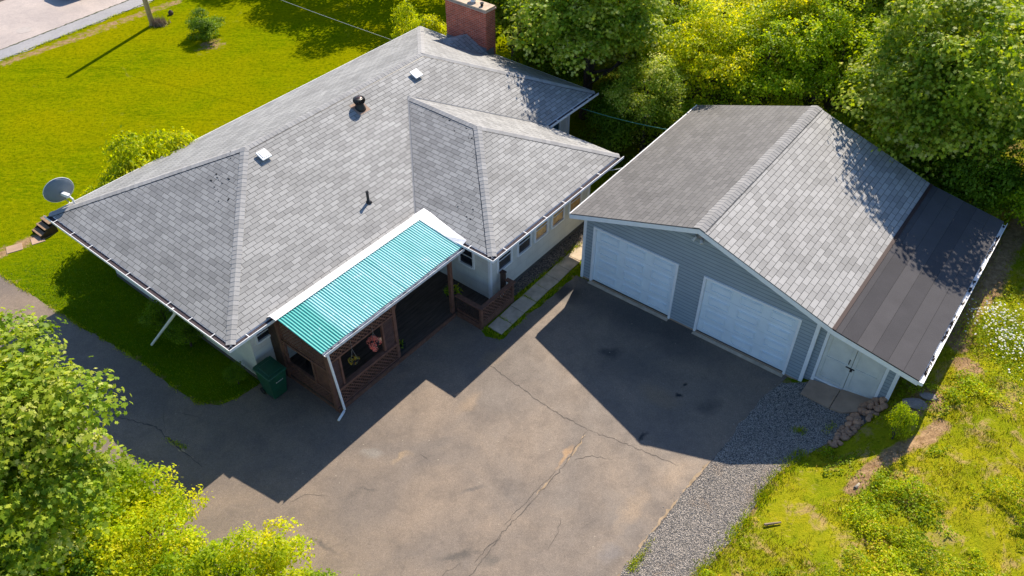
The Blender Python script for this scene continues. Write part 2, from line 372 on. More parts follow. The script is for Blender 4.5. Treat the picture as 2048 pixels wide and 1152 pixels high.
def dist_line(x, y, P, closed=False):
    d = np.full(x.shape, 1e9); n = len(P)
    for i in range(n if closed else n-1):
        x0, y0 = P[i]; x1, y1 = P[(i+1) % n]; dx, dy = x1-x0, y1-y0
        t = np.clip(((x-x0)*dx+(y-y0)*dy)/(dx*dx+dy*dy+1e-12), 0, 1); d = np.minimum(d, np.hypot(x-x0-t*dx, y-y0-t*dy))
    return d
def jag(P, step=.12, amp=.05, seed=1, keep=()):
    out = []; n = len(P)
    for i in range(n):
        a = Vector(P[i]); b = Vector(P[(i+1) % n]); L = (b-a).length; k = max(1, int(L/step))
        for j in range(k):
            q = a+(b-a)*(j/k)
            if i not in keep:
                nn = Vector((-(b-a).y, (b-a).x)).normalized(); q = q+nn*float(fbm(np.array(q.x), np.array(q.y), 1.8, seed))*amp
            out.append((q.x, q.y))
    return out
def sheet(name, P, z, mat, kind='structure', zf=None):
    me = bpy.data.meshes.new(name); me.from_pydata([(x, y, z) for x, y in P], [], [tuple(range(len(P)))]); me.update()
    if me.polygons[0].normal.z < 0: me.flip_normals()
    me.materials.append(mat); o = bpy.data.objects.new(name, me); col.objects.link(o); o['kind'] = kind
    return o
DIRT = [[(8.15, 11.3), (8.72, 11.84), (9.44, 12.27), (10.28, 12.6), (10.85, 13.04)], [(12.42, 15.89), (13.13, 17.11), (14.21, 18.14), (15.56, 20.0), (16.6, 21.26)], [(12.3, 14.9), (12.26, 15.1)], [(10.3, 13.7), (10.9, 13.9)]]
def side_of(x, y): return (x-GXY[0])*math.cos(GTH)+(y-GXY[1])*math.sin(GTH)
def bank(x, y): return np.clip((90-np.abs(y))/40, 0, 1)*np.clip((30-x)/6, 0, 1)*np.interp(side_of(x, y), [7.45, 8.0, 8.8, 9.5, 9.95, 10.6, 12, 16], [0, .12, .27, .36, .62, 1.0, 1.2, 1.4])
def meadow_of(x, y):
    return np.clip((side_of(x, y)-7.9)/.5+fbm(x, y, .5, 4)*.3, 0, 1)
def ground_h(x, y):
    m = meadow_of(x, y); d = np.minimum(dist_line(x, y, GRAV, True), dist_line(x, y, DRIVE, True))
    inside = in_poly(x, y, GRAV) | in_poly(x, y, DRIVE)
    e = np.where(inside, 0, np.clip((d-.1)/.8, 0, 1))
    return bank(x, y)+m*e*(.04+.05*fbm(x, y, .7, 11)+.025*fbm(x, y, 2.4, 12))
GX_ = np.concatenate([[-400, -200, -100, -60, -45], np.arange(-34, 2, .5), np.arange(2, 20, .14), np.arange(20, 35, .5), [45, 60, 100, 200, 400]])
GY_ = np.concatenate([[-300, -100, -30, -8, 0, 3], np.arange(5, 27, .14), np.arange(27, 62, .5), [70, 90, 120, 200, 500]])
def drape(name, P, off, mat, kind='structure'):
    """a sheet cut along the ground grid so that it lies on the slope"""
    import bmesh
    bm = bmesh.new(); f = bm.faces.new([bm.verts.new((x, y, 0)) for x, y in P]); bmesh.ops.triangulate(bm, faces=[f])
    px_ = [p[0] for p in P]; py_ = [p[1] for p in P]
    for v in GX_[(GX_ > min(px_)) & (GX_ < max(px_))]: bmesh.ops.bisect_plane(bm, geom=bm.verts[:]+bm.edges[:]+bm.faces[:], plane_co=(float(v), 0, 0), plane_no=(1, 0, 0))
    for v in GY_[(GY_ > min(py_)) & (GY_ < max(py_))]: bmesh.ops.bisect_plane(bm, geom=bm.verts[:]+bm.edges[:]+bm.faces[:], plane_co=(0, float(v), 0), plane_no=(0, 1, 0))
    co = np.array([v.co for v in bm.verts]); h = ground_h(co[:, 0], co[:, 1])
    for v, z in zip(bm.verts, h): v.co.z = float(z)+off
    bmesh.ops.recalc_face_normals(bm, faces=bm.faces)
    me = bpy.data.meshes.new(name); bm.to_mesh(me); bm.free()
    if me.polygons[0].normal.z < 0: me.flip_normals()
    me.materials.append(mat); o = bpy.data.objects.new(name, me); col.objects.link(o); o['kind'] = kind; return o
def ground():
    xs, ys = GX_, GY_
    X, Y = np.meshgrid(xs, ys); ny, nx = X.shape; Z = ground_h(X, Y)
    me = bpy.data.meshes.new('ground'); V = np.stack([X, Y, Z], -1).reshape(-1, 3)
    i = (np.arange(ny-1)[:, None]*nx+np.arange(nx-1)[None]).reshape(-1); F = np.stack([i, i+1, i+nx+1, i+nx], -1)
    me.vertices.add(len(V)); me.vertices.foreach_set('co', V.reshape(-1).astype(np.float32)); me.loops.add(F.size); me.loops.foreach_set('vertex_index', F.reshape(-1).astype(np.int32))
    me.polygons.add(len(F)); me.polygons.foreach_set('loop_start', np.arange(0, F.size, 4, dtype=np.int32)); me.update(calc_edges=True)
    me.polygons.foreach_set('use_smooth', [True]*len(F))
    x, y = V[:, 0], V[:, 1]
    a = me.attributes.new('meadow', 'FLOAT', 'POINT'); a.data.foreach_set('value', meadow_of(x, y).astype(np.float32))
    d = np.zeros(len(V))
    for k, P in enumerate(DIRT): d = np.maximum(d, np.clip(1.25-dist_line(x, y, P)/(.28 if k == 0 else .5), 0, 1))
    # bare soil at the foot of the trees, below the pavement edge and around the steps
    d = np.maximum(d, np.clip(1.1-np.minimum(dist_line(x, y, DRIVE, True), dist_line(x, y, GRAV, True))/.16, 0, .55))
    d = np.maximum(d, np.clip(1.2-dist_line(x, y, [(-23.1, 34.5), (-17.1, 41.3)])/.5, 0, .6))
    d = np.maximum(d, np.clip(1.2-np.hypot(x+14.1, y-36.4)/.9, 0, .6)); d = np.maximum(d, np.clip(1.2-np.hypot(x+17.3, y-38.5)/.5, 0, .7))
    d = np.maximum(d, np.clip(1.2-dist_line(x, y, [(-17.5, 20.8), (-16.0, 22.3)])/.35, 0, .8))
    a = me.attributes.new('dirt', 'FLOAT', 'POINT'); a.data.foreach_set('value', d.astype(np.float32))
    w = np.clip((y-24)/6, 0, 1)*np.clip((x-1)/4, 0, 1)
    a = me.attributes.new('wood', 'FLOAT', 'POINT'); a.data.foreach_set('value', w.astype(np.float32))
    t = NT('lawn and meadow'); p = t.pos()
    # mown lawn
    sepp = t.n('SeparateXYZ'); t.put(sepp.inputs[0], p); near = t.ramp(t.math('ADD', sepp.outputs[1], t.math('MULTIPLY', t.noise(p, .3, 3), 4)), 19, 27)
    l1 = t.noise(t.mapping(p, rot=(0, 0, R(-12)), scale=(.28, 1.7, 1)), 1.5, 6, .65); l2 = t.noise(p, 7, 5, .8); l3 = t.noise(p, .22, 4, .6); l4 = t.noise(t.mapping(p, rot=(0, 0, R(-10)), scale=(2.2, 7, 1)), 1.5, 4, .75)
    lawn = t.mix(t.ramp(l1, .36, .62), (.115, .165, .0006), (.20, .245, .0008))
    lawn = t.mix(t.ramp(l3, .38, .66), lawn, (.26, .245, .0008))
    lawn = t.mix(t.ramp(l2, .46, .62, 0, .75), lawn, (.07, .105, .001))
    lawn = t.mix(t.ramp(l4, .50, .62, 0, .7), lawn, (.30, .29, .002))
    lawn = t.mix(t.ramp(t.noise(p, .6, 6, .7, .8), .63, .72, 0, .35), lawn, (.30, .27, .05))
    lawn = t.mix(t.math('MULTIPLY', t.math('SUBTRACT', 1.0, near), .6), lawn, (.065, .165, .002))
    # rough meadow
    n1 = t.noise(p, .9, 6, .65, .4); n2 = t.noise(p, 6, 5, .7); n3 = t.noise(p, 22, 4, .8)
    mea = t.mix(t.ramp(n1, .35, .65), (.20, .25, .006), (.38, .34, .012))
    mea = t.mix(t.ramp(n2, .52, .7), mea, (.10, .14, .005)); mea = t.mix(t.ramp(n3, .5, .7, 0, .6), mea, (.40, .36, .03))
    mea = t.mix(t.ramp(t.noise(p, 1.6, 5, .7, .5), .52, .64, 0, .85), mea, (.46, .31, .13))
    c = t.mix(t.attr('meadow'), lawn, mea)
    soil = t.mix(t.ramp(n2, .35, .65), (.25, .15, .075), (.50, .33, .18)); soil = t.mix(t.ramp(n3, .5, .7, 0, .6), soil, (.12, .08, .05))
    df = t.ramp(t.math('ADD', t.attr('dirt'), t.math('MULTIPLY', t.math('SUBTRACT', t.noise(p, 3.5, 6, .75), .5), 1.6)), .45, .7)
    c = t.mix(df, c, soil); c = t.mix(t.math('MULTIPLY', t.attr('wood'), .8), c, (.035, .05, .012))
    t.bump(t.math('ADD', t.noise(p, 16, 4, .8), t.math('MULTIPLY', n3, .6)), .9, .05)
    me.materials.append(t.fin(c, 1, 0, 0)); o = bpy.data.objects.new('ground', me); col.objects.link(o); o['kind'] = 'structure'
ground()

def asphalt(name, base, tan, dark, marks=False, dark_k=.84):
    t = NT(name); p = t.pos(); n1 = t.noise(p, .35, 5, .6, .5); n2 = t.noise(p, 1.3, 6, .7, .3); n3 = t.noise(p, 60, 2, .8); n4 = t.noise(p, 5, 4, .7)
    c = t.mix(t.ramp(n1, .38, .66), base, tan); c = t.mix(t.ramp(n2, .45, .75, 0, .55), c, dark)
    if marks:
        wp = t.n('VectorMath', operation='ADD'); nn = t.n('TexNoise', Scale=2.2, Detail=4); t.put(nn.inputs['Vector'], p)
        sc = t.n('VectorMath', operation='SCALE'); t.put(sc.inputs[0], nn.outputs['Color']); sc.inputs['Scale'].default_value = .55
        sb = t.n('VectorMath', operation='SUBTRACT'); t.put(sb.inputs[0], sc.outputs[0]); sb.inputs[1].default_value = (.275, .275, .275)
        t.put(wp.inputs[0], p); t.put(wp.inputs[1], sb.outputs[0]); q = wp.outputs[0]
        for x, y, rx, ry, ro, cc, k in [(2.9, 11.3, .9, .28, .9, (.36, .265, .18), .6), (1.35, 12.9, .5, .1, .95, (.42, .27, .15), .9), (4.2, 12.4, .9, .4, .6, (.36, .27, .19), .6), (-2.9, 12.9, .35, .12, .6, (.40, .29, .18), .6),
                                        (-1.2, 14.7, .6, .25, .9, (.34, .25, .17), .6), (-.6, 16.4, .7, .3, .8, (.30, .22, .14), .5), (4.1, 14.9, .8, .4, -.7, (.28, .20, .13), .6), (6.3, 13.8, .6, .35, .7, (.27, .19, .13), .6), (-3.7, 13.0, .35, .2, 0, (.27, .25, .22), .6),
                                        (-1.3, 10.1, .65, .13, .15, (.07, .062, .055), .7), (-1.0, 11.9, .45, .1, .2, (.085, .075, .07), .65), (-3.6, 12.0, .4, .07, -.1, (.08, .07, .06), .6), (-4.5, 10.4, .5, .09, -.35, (.07, .062, .055), .7), (-.5, 9.95, .35, .2, .5, (.09, .08, .07), .6),
                                        (2.9, 16.6, .5, .3, .2, (.022, .02, .02), .8), (4.6, 14.9, .16, .1, .3, (.008, .008, .01), 1), (4.85, 15.3, .09, .12, 0, (.008, .008, .01), 1), (3.5, 13.5, .28, .07, .9, (.015, .015, .018), .9), (2.3, 10.1, .35, .3, .3, (.20, .18, .17), .6), (5.4, 14.5, .5, .35, .3, (.06, .055, .05), .6),
                                        (4.0, 17.9, 3.9, 1.0, GTH, (.07, .064, .06), .75), (1.7, 19.2, .9, .5, GTH, (.04, .038, .036), .8), (3.2, 16.2, 1.7, .8, -.3, (.10, .09, .08), .5)]:  # dark apron patches: threshold sealant, plus garage shade deepened in the colour
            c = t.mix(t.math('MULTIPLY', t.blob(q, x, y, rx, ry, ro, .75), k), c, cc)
        sp = t.n('TexVoronoi', Scale=2.6); t.put(sp.inputs['Vector'], p)
        c = t.mix(t.ramp(sp.outputs['Distance'], .03, .06, .6, 0), c, (.42, .36, .28))
    hs = t.n('HueSaturation'); t.put(hs.inputs['Color'], c); t.put(hs.inputs['Value'], t.math('MULTIPLY', t.ramp(n3, .3, .7, .6, 1.4), t.math('MULTIPLY', t.ramp(n4, .3, .7, .93, 1.07), t.ramp(t.noise(p, 17, 3, .8), .3, .7, .90, 1.10))))
    dk_ = t.n('HueSaturation', Saturation=1.12, Value=dark_k); t.put(dk_.inputs['Color'], hs.outputs[0])
    t.bump(n3, .35, .006)
    return t.fin(dk_.outputs[0], t.ramp(n2, .35, .7, .62, .74), 0, .42)
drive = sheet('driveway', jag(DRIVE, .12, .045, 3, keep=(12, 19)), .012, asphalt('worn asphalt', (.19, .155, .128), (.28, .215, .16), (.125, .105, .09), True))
# cracks: thin irregular ribbons of dirt-filled dark asphalt
def ribbon(P, w, seed, z=.016, amp=.03):
    r = random.Random(seed); m = MB(); pts = []
    for i in range(len(P)-1):
        a = Vector(P[i]); b = Vector(P[i+1]); k = max(1, int((b-a).length/.09))
        for j in range(k): pts.append(a+(b-a)*(j/k)+Vector((r.uniform(-1, 1), r.uniform(-1, 1)))*amp)
    pts.append(Vector(P[-1])); L = []; Rr = []
    for i, q in enumerate(pts):
        d = (pts[min(i+1, len(pts)-1)]-pts[max(i-1, 0)]).normalized(); n = Vector((-d.y, d.x)); ww = w*r.uniform(.25, 1.1)*min(1, (i+1)/4, (len(pts)-i)/4)
        L.append(q+n*ww/2); Rr.append(q-n*ww/2)
    for i in range(len(pts)-1): m.face([(*L[i], z), (*Rr[i], z), (*Rr[i+1], z), (*L[i+1], z)])
    return m
M['crack'] = plain('crack fill', (.10, .085, .072), .95); M['crack_sand'] = plain('sandy crack', (.33, .24, .15), .95, nvar=.3)
ck = MB()
def addm(a, b):
    o = len(a.v); a.v += b.v; a.f += [tuple(i+o for i in f) for f in b.f]; a.uv += b.uv; a.r += b.r
for P, w in [([(-.80, 16.25), (.49, 14.99), (1.2, 14.35), (2.01, 13.76)], .026), ([(2.01, 13.76), (3.0, 13.3), (4.3, 12.6)], .02), ([(2.01, 13.76), (1.35, 12.64), (.55, 11.65), (-.19, 10.76), (-.99, 9.57), (-2, 8)], .024),
             ([(1.15, 12.5), (.3, 11.5), (-.25, 10.85)], .018), ([(1.6, 12.8), (2.1, 12.9), (2.6, 12.8)], .02), ([(-11.2, 14.4), (-9.6, 13.9), (-8.9, 13.3), (-8.0, 12.6)], .05), ([(-9.6, 14.6), (-9.3, 13.7)], .02),
             ([(-.2, 10.7), (-.6, 10.3), (-.9, 9.9)], .03), ([(-5.6, 11.5), (-5.1, 11.8), (-4.6, 11.7)], .015), ([(-2.4, 13.0), (-2.2, 12.8)], .03), ([(-9.2, 14.4), (-8.5, 14.2)], .02), ([(-1.9, 9.4), (-1.2, 9.9)], .02), ([(1.2, 11.2), (1.1, 10.7), (.8, 10.2)], .015)]:
    addm(ck, ribbon(P, w, len(ck.f)+5))
addm(ck, ribbon([(5.9, 13.52), (5.27, 12.84), (4.41, 11.87), (3.23, 10.48), (2.54, 9.56), (1.45, 7.8), (0, 5)], .055, 91, .0165, .02))
tag(ck.build('driveway_crack', M['crack']), kind='structure')
cs = ribbon([(1.95, 13.6), (1.55, 12.95), (1.4, 12.7)], .08, 9, .0145, .03); addm(cs, ribbon([(.95, 12.2), (.6, 11.75)], .07, 10, .0145, .03))
addm(cs, ribbon([(-9.2, 13.55), (-8.9, 13.25), (-8.3, 12.9)], .08, 12, .0145, .03)); addm(cs, ribbon([(5.1, 12.72), (4.30, 11.80), (3.12, 10.40), (2.45, 9.50), (1.4, 7.8)], .11, 92, .0143, .04)); tag(cs.build('driveway_sand', M['crack_sand']), kind='structure')

def gravel_mat(name, c1, c2, sc=26):
    t = NT(name); p = t.pos(); v = t.n('TexVoronoi', Scale=sc); t.put(v.inputs['Vector'], p)
    sep = t.n('SeparateXYZ'); t.put(sep.inputs[0], v.outputs['Color'])
    c = t.mix(t.ramp(sep.outputs[0], .1, .95), c1, c2); c = t.mix(t.ramp(t.noise(p, 1.1, 5, .7), .56, .7, 0, .6), c, (.34, .24, .16))
    c = t.mix(t.ramp(v.outputs['Distance'], .45, .7), c, (.07, .065, .062))
    t.bump(t.ramp(v.outputs['Distance'], 0, .6, 1, 0), 1.0, .03)
    return t.fin(c, .85, 0, .3)
M['gravel'] = gravel_mat('crushed grey gravel', (.21, .19, .165), (.60, .52, .44), 36); M['gravel_b'] = gravel_mat('brown pea gravel', (.10, .085, .07), (.30, .24, .19), 24)
drape('gravel', jag(GRAV, .1, .06, 8, keep=(0,)), .018, M['gravel'])
# road at the top left
rd = Vector((.6, .8)); rn = Vector((-.8, .6)); r0 = Vector((-21.96, 38.27))
def along(a, b): q = r0+rd*a+rn*b; return (q.x, q.y)
sheet('sidewalk', jag([along(-60, -1.05), along(80, -1.05), along(80, .02), along(-60, .02)], .3, .09, 5, keep=(2,)), .012, asphalt('grey sidewalk asphalt', (.36, .35, .355), (.42, .40, .39), (.28, .275, .275)))
sheet('road', [along(-60, .02), along(80, .02), along(80, 5.2), along(-60, 5.2)], .016, asphalt('pale road asphalt', (.46, .395, .36), (.58, .495, .44), (.40, .355, .335)))
kb = MB()
for i in range(-20, 28): kb.boxv([(*along(i*3, 5.2), 0), (*along(i*3+2.98, 5.2), 0), (*along(i*3+2.98, 5.4), 0), (*along(i*3, 5.4), 0), (*along(i*3, 5.2), .12), (*along(i*3+2.98, 5.2), .12), (*along(i*3+2.98, 5.4), .12), (*along(i*3, 5.4), .12)])
tag(kb.build('kerb', M['concrete']), kind='structure')
ec = ribbon([along(-8, .03), along(3, .04), along(9, .03)], .09, 77, .021, .03); addm(ec, ribbon([along(-4, -.93), along(2, -1.0), along(7, -1.0)], .1, 78, .018, .05))
M['moss'] = plain('dark moss', (.05, .065, .02), .95, nvar=.4)
tag(ec.build('road_edge_weed', M['moss']), kind='structure')
mh = MB().lathe((*along(-1.2, 1.1), .016), [(.36, 0), (.36, .006), (0.001, .006)], 24)
tag(mh.build('manhole_cover', plain('pale manhole iron', (.42, .365, .33), .8)), 'round pale utility cover set in the road asphalt', 'manhole cover')

# path between house and garage (concrete slabs), gravel strip at the wing
pm = MB(); s = 6.66
r_ = random.Random(3)
for i in range(12):
    L = [.55, .60, .62, .66, .58, .62, .60, .64, .60, .6, .6, .6][i]; a = r_.uniform(-.012, .012); t0 = -2.77+.012*i; t1 = -3.30+.012*i
    P = [(s+.008, t1+a), (s+L-.008, t1-a), (s+L-.008, t0-a), (s+.008, t0+a)]
    P = [H2W(*q) for q in P]; pm.boxv([(x, y, -.02) for x, y in P]+[(x, y, .03+r_.uniform(-.004, .006)) for x, y in P]); s += L
tag(pm.build('path', M['concrete'], bevel=.008), kind='structure')
sheet('gravel_strip', jag([H2W(8.1, -2.15), H2W(8.15, -2.55), H2W(10.5, -2.68), H2W(14.2, -2.7), H2W(14.2, -2.15)], .1, .04, 6), .010, M['gravel_b'])
ps = MB()
for x, y, a, w in [(-17.35, 20.95, .7, .55), (-16.75, 21.45, .5, .5), (-18.1, 20.5, .6, .5), (-16.15, 21.9, .55, .42)]:
    ca, sa = math.cos(a), math.sin(a); P = [(x+ca*u-sa*v, y+sa*u+ca*v) for u, v in ((-w/2, -.2), (w/2, -.2), (w/2, .2), (-w/2, .2))]
    ps.boxv([(u, v, -.02) for u, v in P]+[(u, v, .022) for u, v in P])
tag(ps.build('stepping_path', M['slabc'], bevel=.01), kind='structure')

# ================================================================== HOUSE
house = empty('house', (HXY[0], HXY[1], 0), HTH)
tag(house, 'white single storey house with grey hipped shingle roof and brick chimney, left of the garage', 'house')
L_, W_, EZ, RZ, S1, S2, PW = 16.34, 8.84, 2.70, 4.575, 6.745, 13.444, 2.978
a0, tF, tB, sR = .14, .14, W_, L_
half = (tB-tF)/2; k = (RZ-EZ)/half
w1, w2, tw = S1+.14, S2-.03, -PW+.14; hw = (w2-w1)/2; wz = EZ+k*hw; wm = (w1+w2)/2
R1 = (a0+half, tF+half, RZ); R2 = (sR-half, tF+half, RZ)
WV = (wm, tF+hw, wz); WHp = (wm, tw+hw, wz)
sl = math.sqrt(1+k*k)
def rface(m, pts, axis, org, sgn=1):
    """uv: u along the eave, v up the slope"""
    if axis == 's': uv = [(p[0], (p[1]-org)*sgn*sl) for p in pts]
    else: uv = [(p[1], (p[0]-org)*sgn*sl) for p in pts]
    m.face(pts, uv)
roof = MB()
rface(roof, [(a0, tF, EZ), (w1, tF, EZ), WV, (w2, tF, EZ), (sR, tF, EZ), R2, R1], 's', tF)
rface(roof, [(sR, tB, EZ), (a0, tB, EZ), R1, R2], 's', tB, -1)
rface(roof, [(a0, tB, EZ), (a0, tF, EZ), R1], 't', a0)
rface(roof, [(sR, tF, EZ), (sR, tB, EZ), R2], 't', sR, -1)
rface(roof, [(w1, tF, EZ), (w1, tw, EZ), WHp, WV], 't', w1)
rface(roof, [(w2, tw, EZ), (w2, tF, EZ), WV, WHp], 't', w2, -1)
rface(roof, [(w1, tw, EZ), (w2, tw, EZ), WHp], 's', tw)
roof_o = roof.build('roof', M['shingle'], house)
FP = [(a0, tF), (w1, tF), (w1, tw), (w2, tw), (w2, tF), (sR, tF), (sR, tB), (a0, tB)]
fa = MB()
for i in range(8):
    p, q = FP[i], FP[(i+1) % 8]; d = Vector((q[0]-p[0], q[1]-p[1])).normalized(); o = Vector((d.y, -d.x))*(.022 if i in (5, 6) else -.022)
    e = Vector((d.x, d.y))*0
    fa.boxv([(p[0], p[1], EZ-.17), (q[0], q[1], EZ-.17), (q[0]+o.x, q[1]+o.y, EZ-.17), (p[0]+o.x, p[1]+o.y, EZ-.17), (p[0], p[1], EZ-.004), (q[0], q[1], EZ-.004), (q[0]+o.x, q[1]+o.y, EZ-.004), (p[0]+o.x, p[1]+o.y, EZ-.004)])
fa.build('fascia', M['white'], roof_o)
sf = MB(); sf.face([(x, y, EZ-.168) for x, y in FP][::-1]); sf.build('soffit', M['soffit'], roof_o)

def ridge_caps(m, p0, p1, n1, n2, w=.135, ex=.14, lift=.003):
    """lapped bent shingles from p0 (low) to p1 (high)"""
    p0 = Vector(p0); p1 = Vector(p1); d = (p1-p0).normalized(); L = (p1-p0).length; n1 = Vector(n1).normalized(); n2 = Vector(n2).normalized(); up_ = (n1+n2).normalized()
    s1 = n1.cross(d).normalized(); s1 = s1 if s1.z < 0 or abs(s1.z) < 1e-6 and s1.dot(n1-n2) > 0 else -s1
    s2 = n2.cross(d).normalized(); s2 = s2 if s2.z < 0 else -s2
    if s1.dot(n1) is None: pass
    k_ = int(L/ex); ex = L/k_
    for i in range(k_):
        a = p0+d*(i*ex)+up_*(lift+.006); b = p0+d*(i*ex+ex*1.15)+up_*(.004); r = random.random(); ww = w*random.uniform(.95, 1.06)
        for sgn, sv, nv in ((1, s1, n1), (-1, s2, n2)):
            m.face([a+up_*.004, b+up_*.004, b+sv*ww+nv*.003, a+sv*ww+nv*.006], None, r)
        m.face([a+up_*.004, a+s1*ww+n1*.006, a+s1*ww-up_*.004, a-up_*.01, a+s2*ww-up_*.004, a+s2*ww+n2*.006], None, r)
nF = (0, -k, 1); nB = (0, k, 1); nL = (-k, 0, 1); nR = (k, 0, 1)
caps = MB()
for p0, p1, n1, n2 in [((a0, tF, EZ), R1, nF, nL), ((a0, tB, EZ), R1, nB, nL), ((sR, tF, EZ), R2, nF, nR), ((sR, tB, EZ), R2, nB, nR), (R1, R2, nB, nF),
                       ((w1, tw, EZ), WHp, nL, nF), ((w2, tw, EZ), WHp, nF, nR), (WHp, WV, nL, nR)]:
    ridge_caps(caps, p0, p1, n1, n2)
caps.build('ridge_cap', M['cap'], roof_o)
# tar line under the ridge lap
tl = MB()
def tarline(P, Q, n, off, w=.02):
    P = Vector(P); Q = Vector(Q); n = Vector(n).normalized(); d = (Q-P).normalized(); sv = n.cross(d); sv = sv if sv.z < 0 else -sv
    P = P+sv*off+n*.006; Q = Q+sv*off+n*.006; tl.face([P, Q, Q+sv*w, P+sv*w])
tarline(R1, R2, nF, .14, .022); tarline(R2, (sR, tF, EZ), nF, .14, .014); tarline(R1, (a0, tB, EZ), nL, .14, .016); tarline(WHp, (w2, tw, EZ), nF, .14, .012); tarline(WV, WHp, nL, .14, .01); tarline(WHp, (w1, tw, EZ), nL, .14, .014)
def valley(P, Q):
    P = Vector(P)+Vector((0, 0, .006)); Q = Vector(Q)+Vector((0, 0, .006)); return P, Q
tl.build('tar_seam', M['black'], roof_o)
vm = MB()
for P, Q in (((w1, tF, EZ), WV), ((w2, tF, EZ), WV)):
    P, Q = valley(P, Q); d = (Q-P).normalized(); x = Vector((d.y, -d.x, 0)).normalized()*.028
    vm.face([P-x+Vector((0, 0, .012)), P, Q, Q-x+Vector((0, 0, .012))]); vm.face([P, P+x+Vector((0, 0, .012)), Q+x+Vector((0, 0, .012)), Q])
vm.build('valley_flashing', plain('dull valley shingle', (.22, .225, .235), .9), roof_o)
# moss clumps and curled tabs
mo = MB(); rr = random.Random(5)
def on_left(s, t): return EZ+k*(s-a0)
spots = []
for cs_, ct, n, sp in [(3.35, 4.35, 10, .22), (3.0, 3.7, 4, .12), (4.1, 4.7, 4, .10)]:
    for i in range(n): spots.append((cs_+rr.uniform(-sp, sp), ct+rr.uniform(-sp, sp)*1.4, 'L'))
for i in range(12): spots.append((wm-.12-rr.uniform(0, .5)**1.5, rr.uniform(.35, 2.6), 'W'))
for i in range(12): spots.append((wm-.3+rr.uniform(-.12, .1)-.0, rr.uniform(-.35, .35), 'W'))
for i in range(6): spots.append((rr.uniform(w1+.6, w1+1.2), rr.uniform(-1.6, -.8), 'W'))
for s_, t_, w in spots:
    z = (EZ+k*(s_-a0)) if w == 'L' else (EZ+k*(s_-w1))
    if w == 'W' and (t_ < tw+(s_-w1)+.15): continue
    q = rr.uniform(.010, .028); st = rr.uniform(1, 2.6)
    z0 = Vector((s_, t_, z+.004)); u = Vector((1, 0, k)).normalized()*q; v = Vector((0, 1, 0))*q*st; n_ = Vector((-k, 0, 1)).normalized()*q*.5
    ring = [z0+u*math.cos(a)*rr.uniform(.6, 1.1)+v*math.sin(a)*rr.uniform(.6, 1.1) for a in np.linspace(0, 2*math.pi, 8)[:-1]]
    for i in range(7): mo.face([ring[i], ring[(i+1) % 7], z0+n_])
tag(mo.build('moss', plain('black moss', (.03, .03, .03), .95), roof_o), kind='stuff')

# gutters
def gutter(name, p, q, out, z, parent, w=.15, fill=None, step=.95, mitre0=0, mitre1=0):
    p = Vector((*p, 0)); q = Vector((*q, 0)); o = Vector((*out, 0)); d = (q-p).normalized(); p = p+o*.002; q = q+o*.002
    m = MB()
    def seg(a0_, a1_, z0, z1, ext=True):
        P0 = p+o*a0_-d*mitre0*a1_; Q0 = q+o*a0_+d*mitre1*a1_
        m.boxv([(P0.x, P0.y, z0), (Q0.x, Q0.y, z0), ((Q0+o*(a1_-a0_)).x, (Q0+o*(a1_-a0_)).y, z0), ((P0+o*(a1_-a0_)).x, (P0+o*(a1_-a0_)).y, z0)] +
               [(P0.x, P0.y, z1), (Q0.x, Q0.y, z1), ((Q0+o*(a1_-a0_)).x, (Q0+o*(a1_-a0_)).y, z1), ((P0+o*(a1_-a0_)).x, (P0+o*(a1_-a0_)).y, z1)])
    seg(0, .004, z-.08, z-.05); seg(.006, w-.012, z-.08, z-.074); seg(w-.004, w+.012, z-.08, z+.004)
    g = m.build(name, M['white'], parent)
    mi = MB(); P0 = p+o*.008; Q0 = q+o*.008; o2 = o*(w-.022)
    zz = z-.05 if fill is None else z-.04
    n = max(2, int((Q0-P0).length/.25)); r = random.Random(int(p.x*100))
    for i in range(n):
        A = P0+(Q0-P0)*(i/n); B = P0+(Q0-P0)*((i+1)/n); hA = zz
        mi.face([(A.x, A.y, hA), (B.x, B.y, hA), ((B+o2).x, (B+o2).y, hA), ((A+o2).x, (A+o2).y, hA)])
    mi.build('gutter_bed', M['gutter_in'] if fill is None else fill, g)
    n = int((q-p).length/step)
    for i in range(n):
        a = p+d*((i+.5)*step); b = a+o*(w+.012); sm = MB().bar((a.x, a.y, z-.004), (b.x, b.y, z-.004), .02, .006); sm.build('gutter_strap', M['white'], g)
    return g
gutter('gutter', (a0, tB), (a0, tF), (-1, 0), EZ, house, mitre0=.2, mitre1=1)
gutter('gutter', (a0, tF), (w1-5.3, tF), (0, -1), EZ, house, mitre0=1)
gutter('gutter', (w1, tw+1.25), (w1, tw), (-1, 0), EZ, house, mitre1=1)
gutter('gutter', (w1, tw), (w2, tw), (0, -1), EZ, house, mitre0=1, mitre1=.2)
gutter('gutter', (w2+.02, tF), (sR, tF), (0, -1), EZ, house, mitre1=.2)

# walls
TOPW = EZ-.17
MAINW = [(1.0, .81), (7.55, .81), (7.55, -2.17), (12.75, -2.17), (12.75, .81), (15.6, .81), (15.6, 8.1), (1.0, 8.1)]
wl = MB()
for i in range(8):
    p, q = MAINW[i], MAINW[(i+1) % 8]; Lw = math.dist(p, q)
    wl.face([(*p, 0), (*q, 0), (*q, TOPW), (*p, TOPW)], [(0, 0), (Lw, 0), (Lw, TOPW), (0, TOPW)])
wall_o = wl.build('wall', M['block'], house)
fd = MB()
for i in range(8):
    p, q = Vector(MAINW[i]), Vector(MAINW[(i+1) % 8]); d = (q-p).normalized(); o = Vector((d.y, -d.x))*.02
    fd.boxv([(*p, 0), (*q, 0), (*(q+o), 0), (*(p+o), 0), (*p, .14), (*q, .14), (*(q+o), .14), (*(p+o), .14)])
fd.build('foundation', plain('dark foundation', (.10, .09, .08), .9), house)
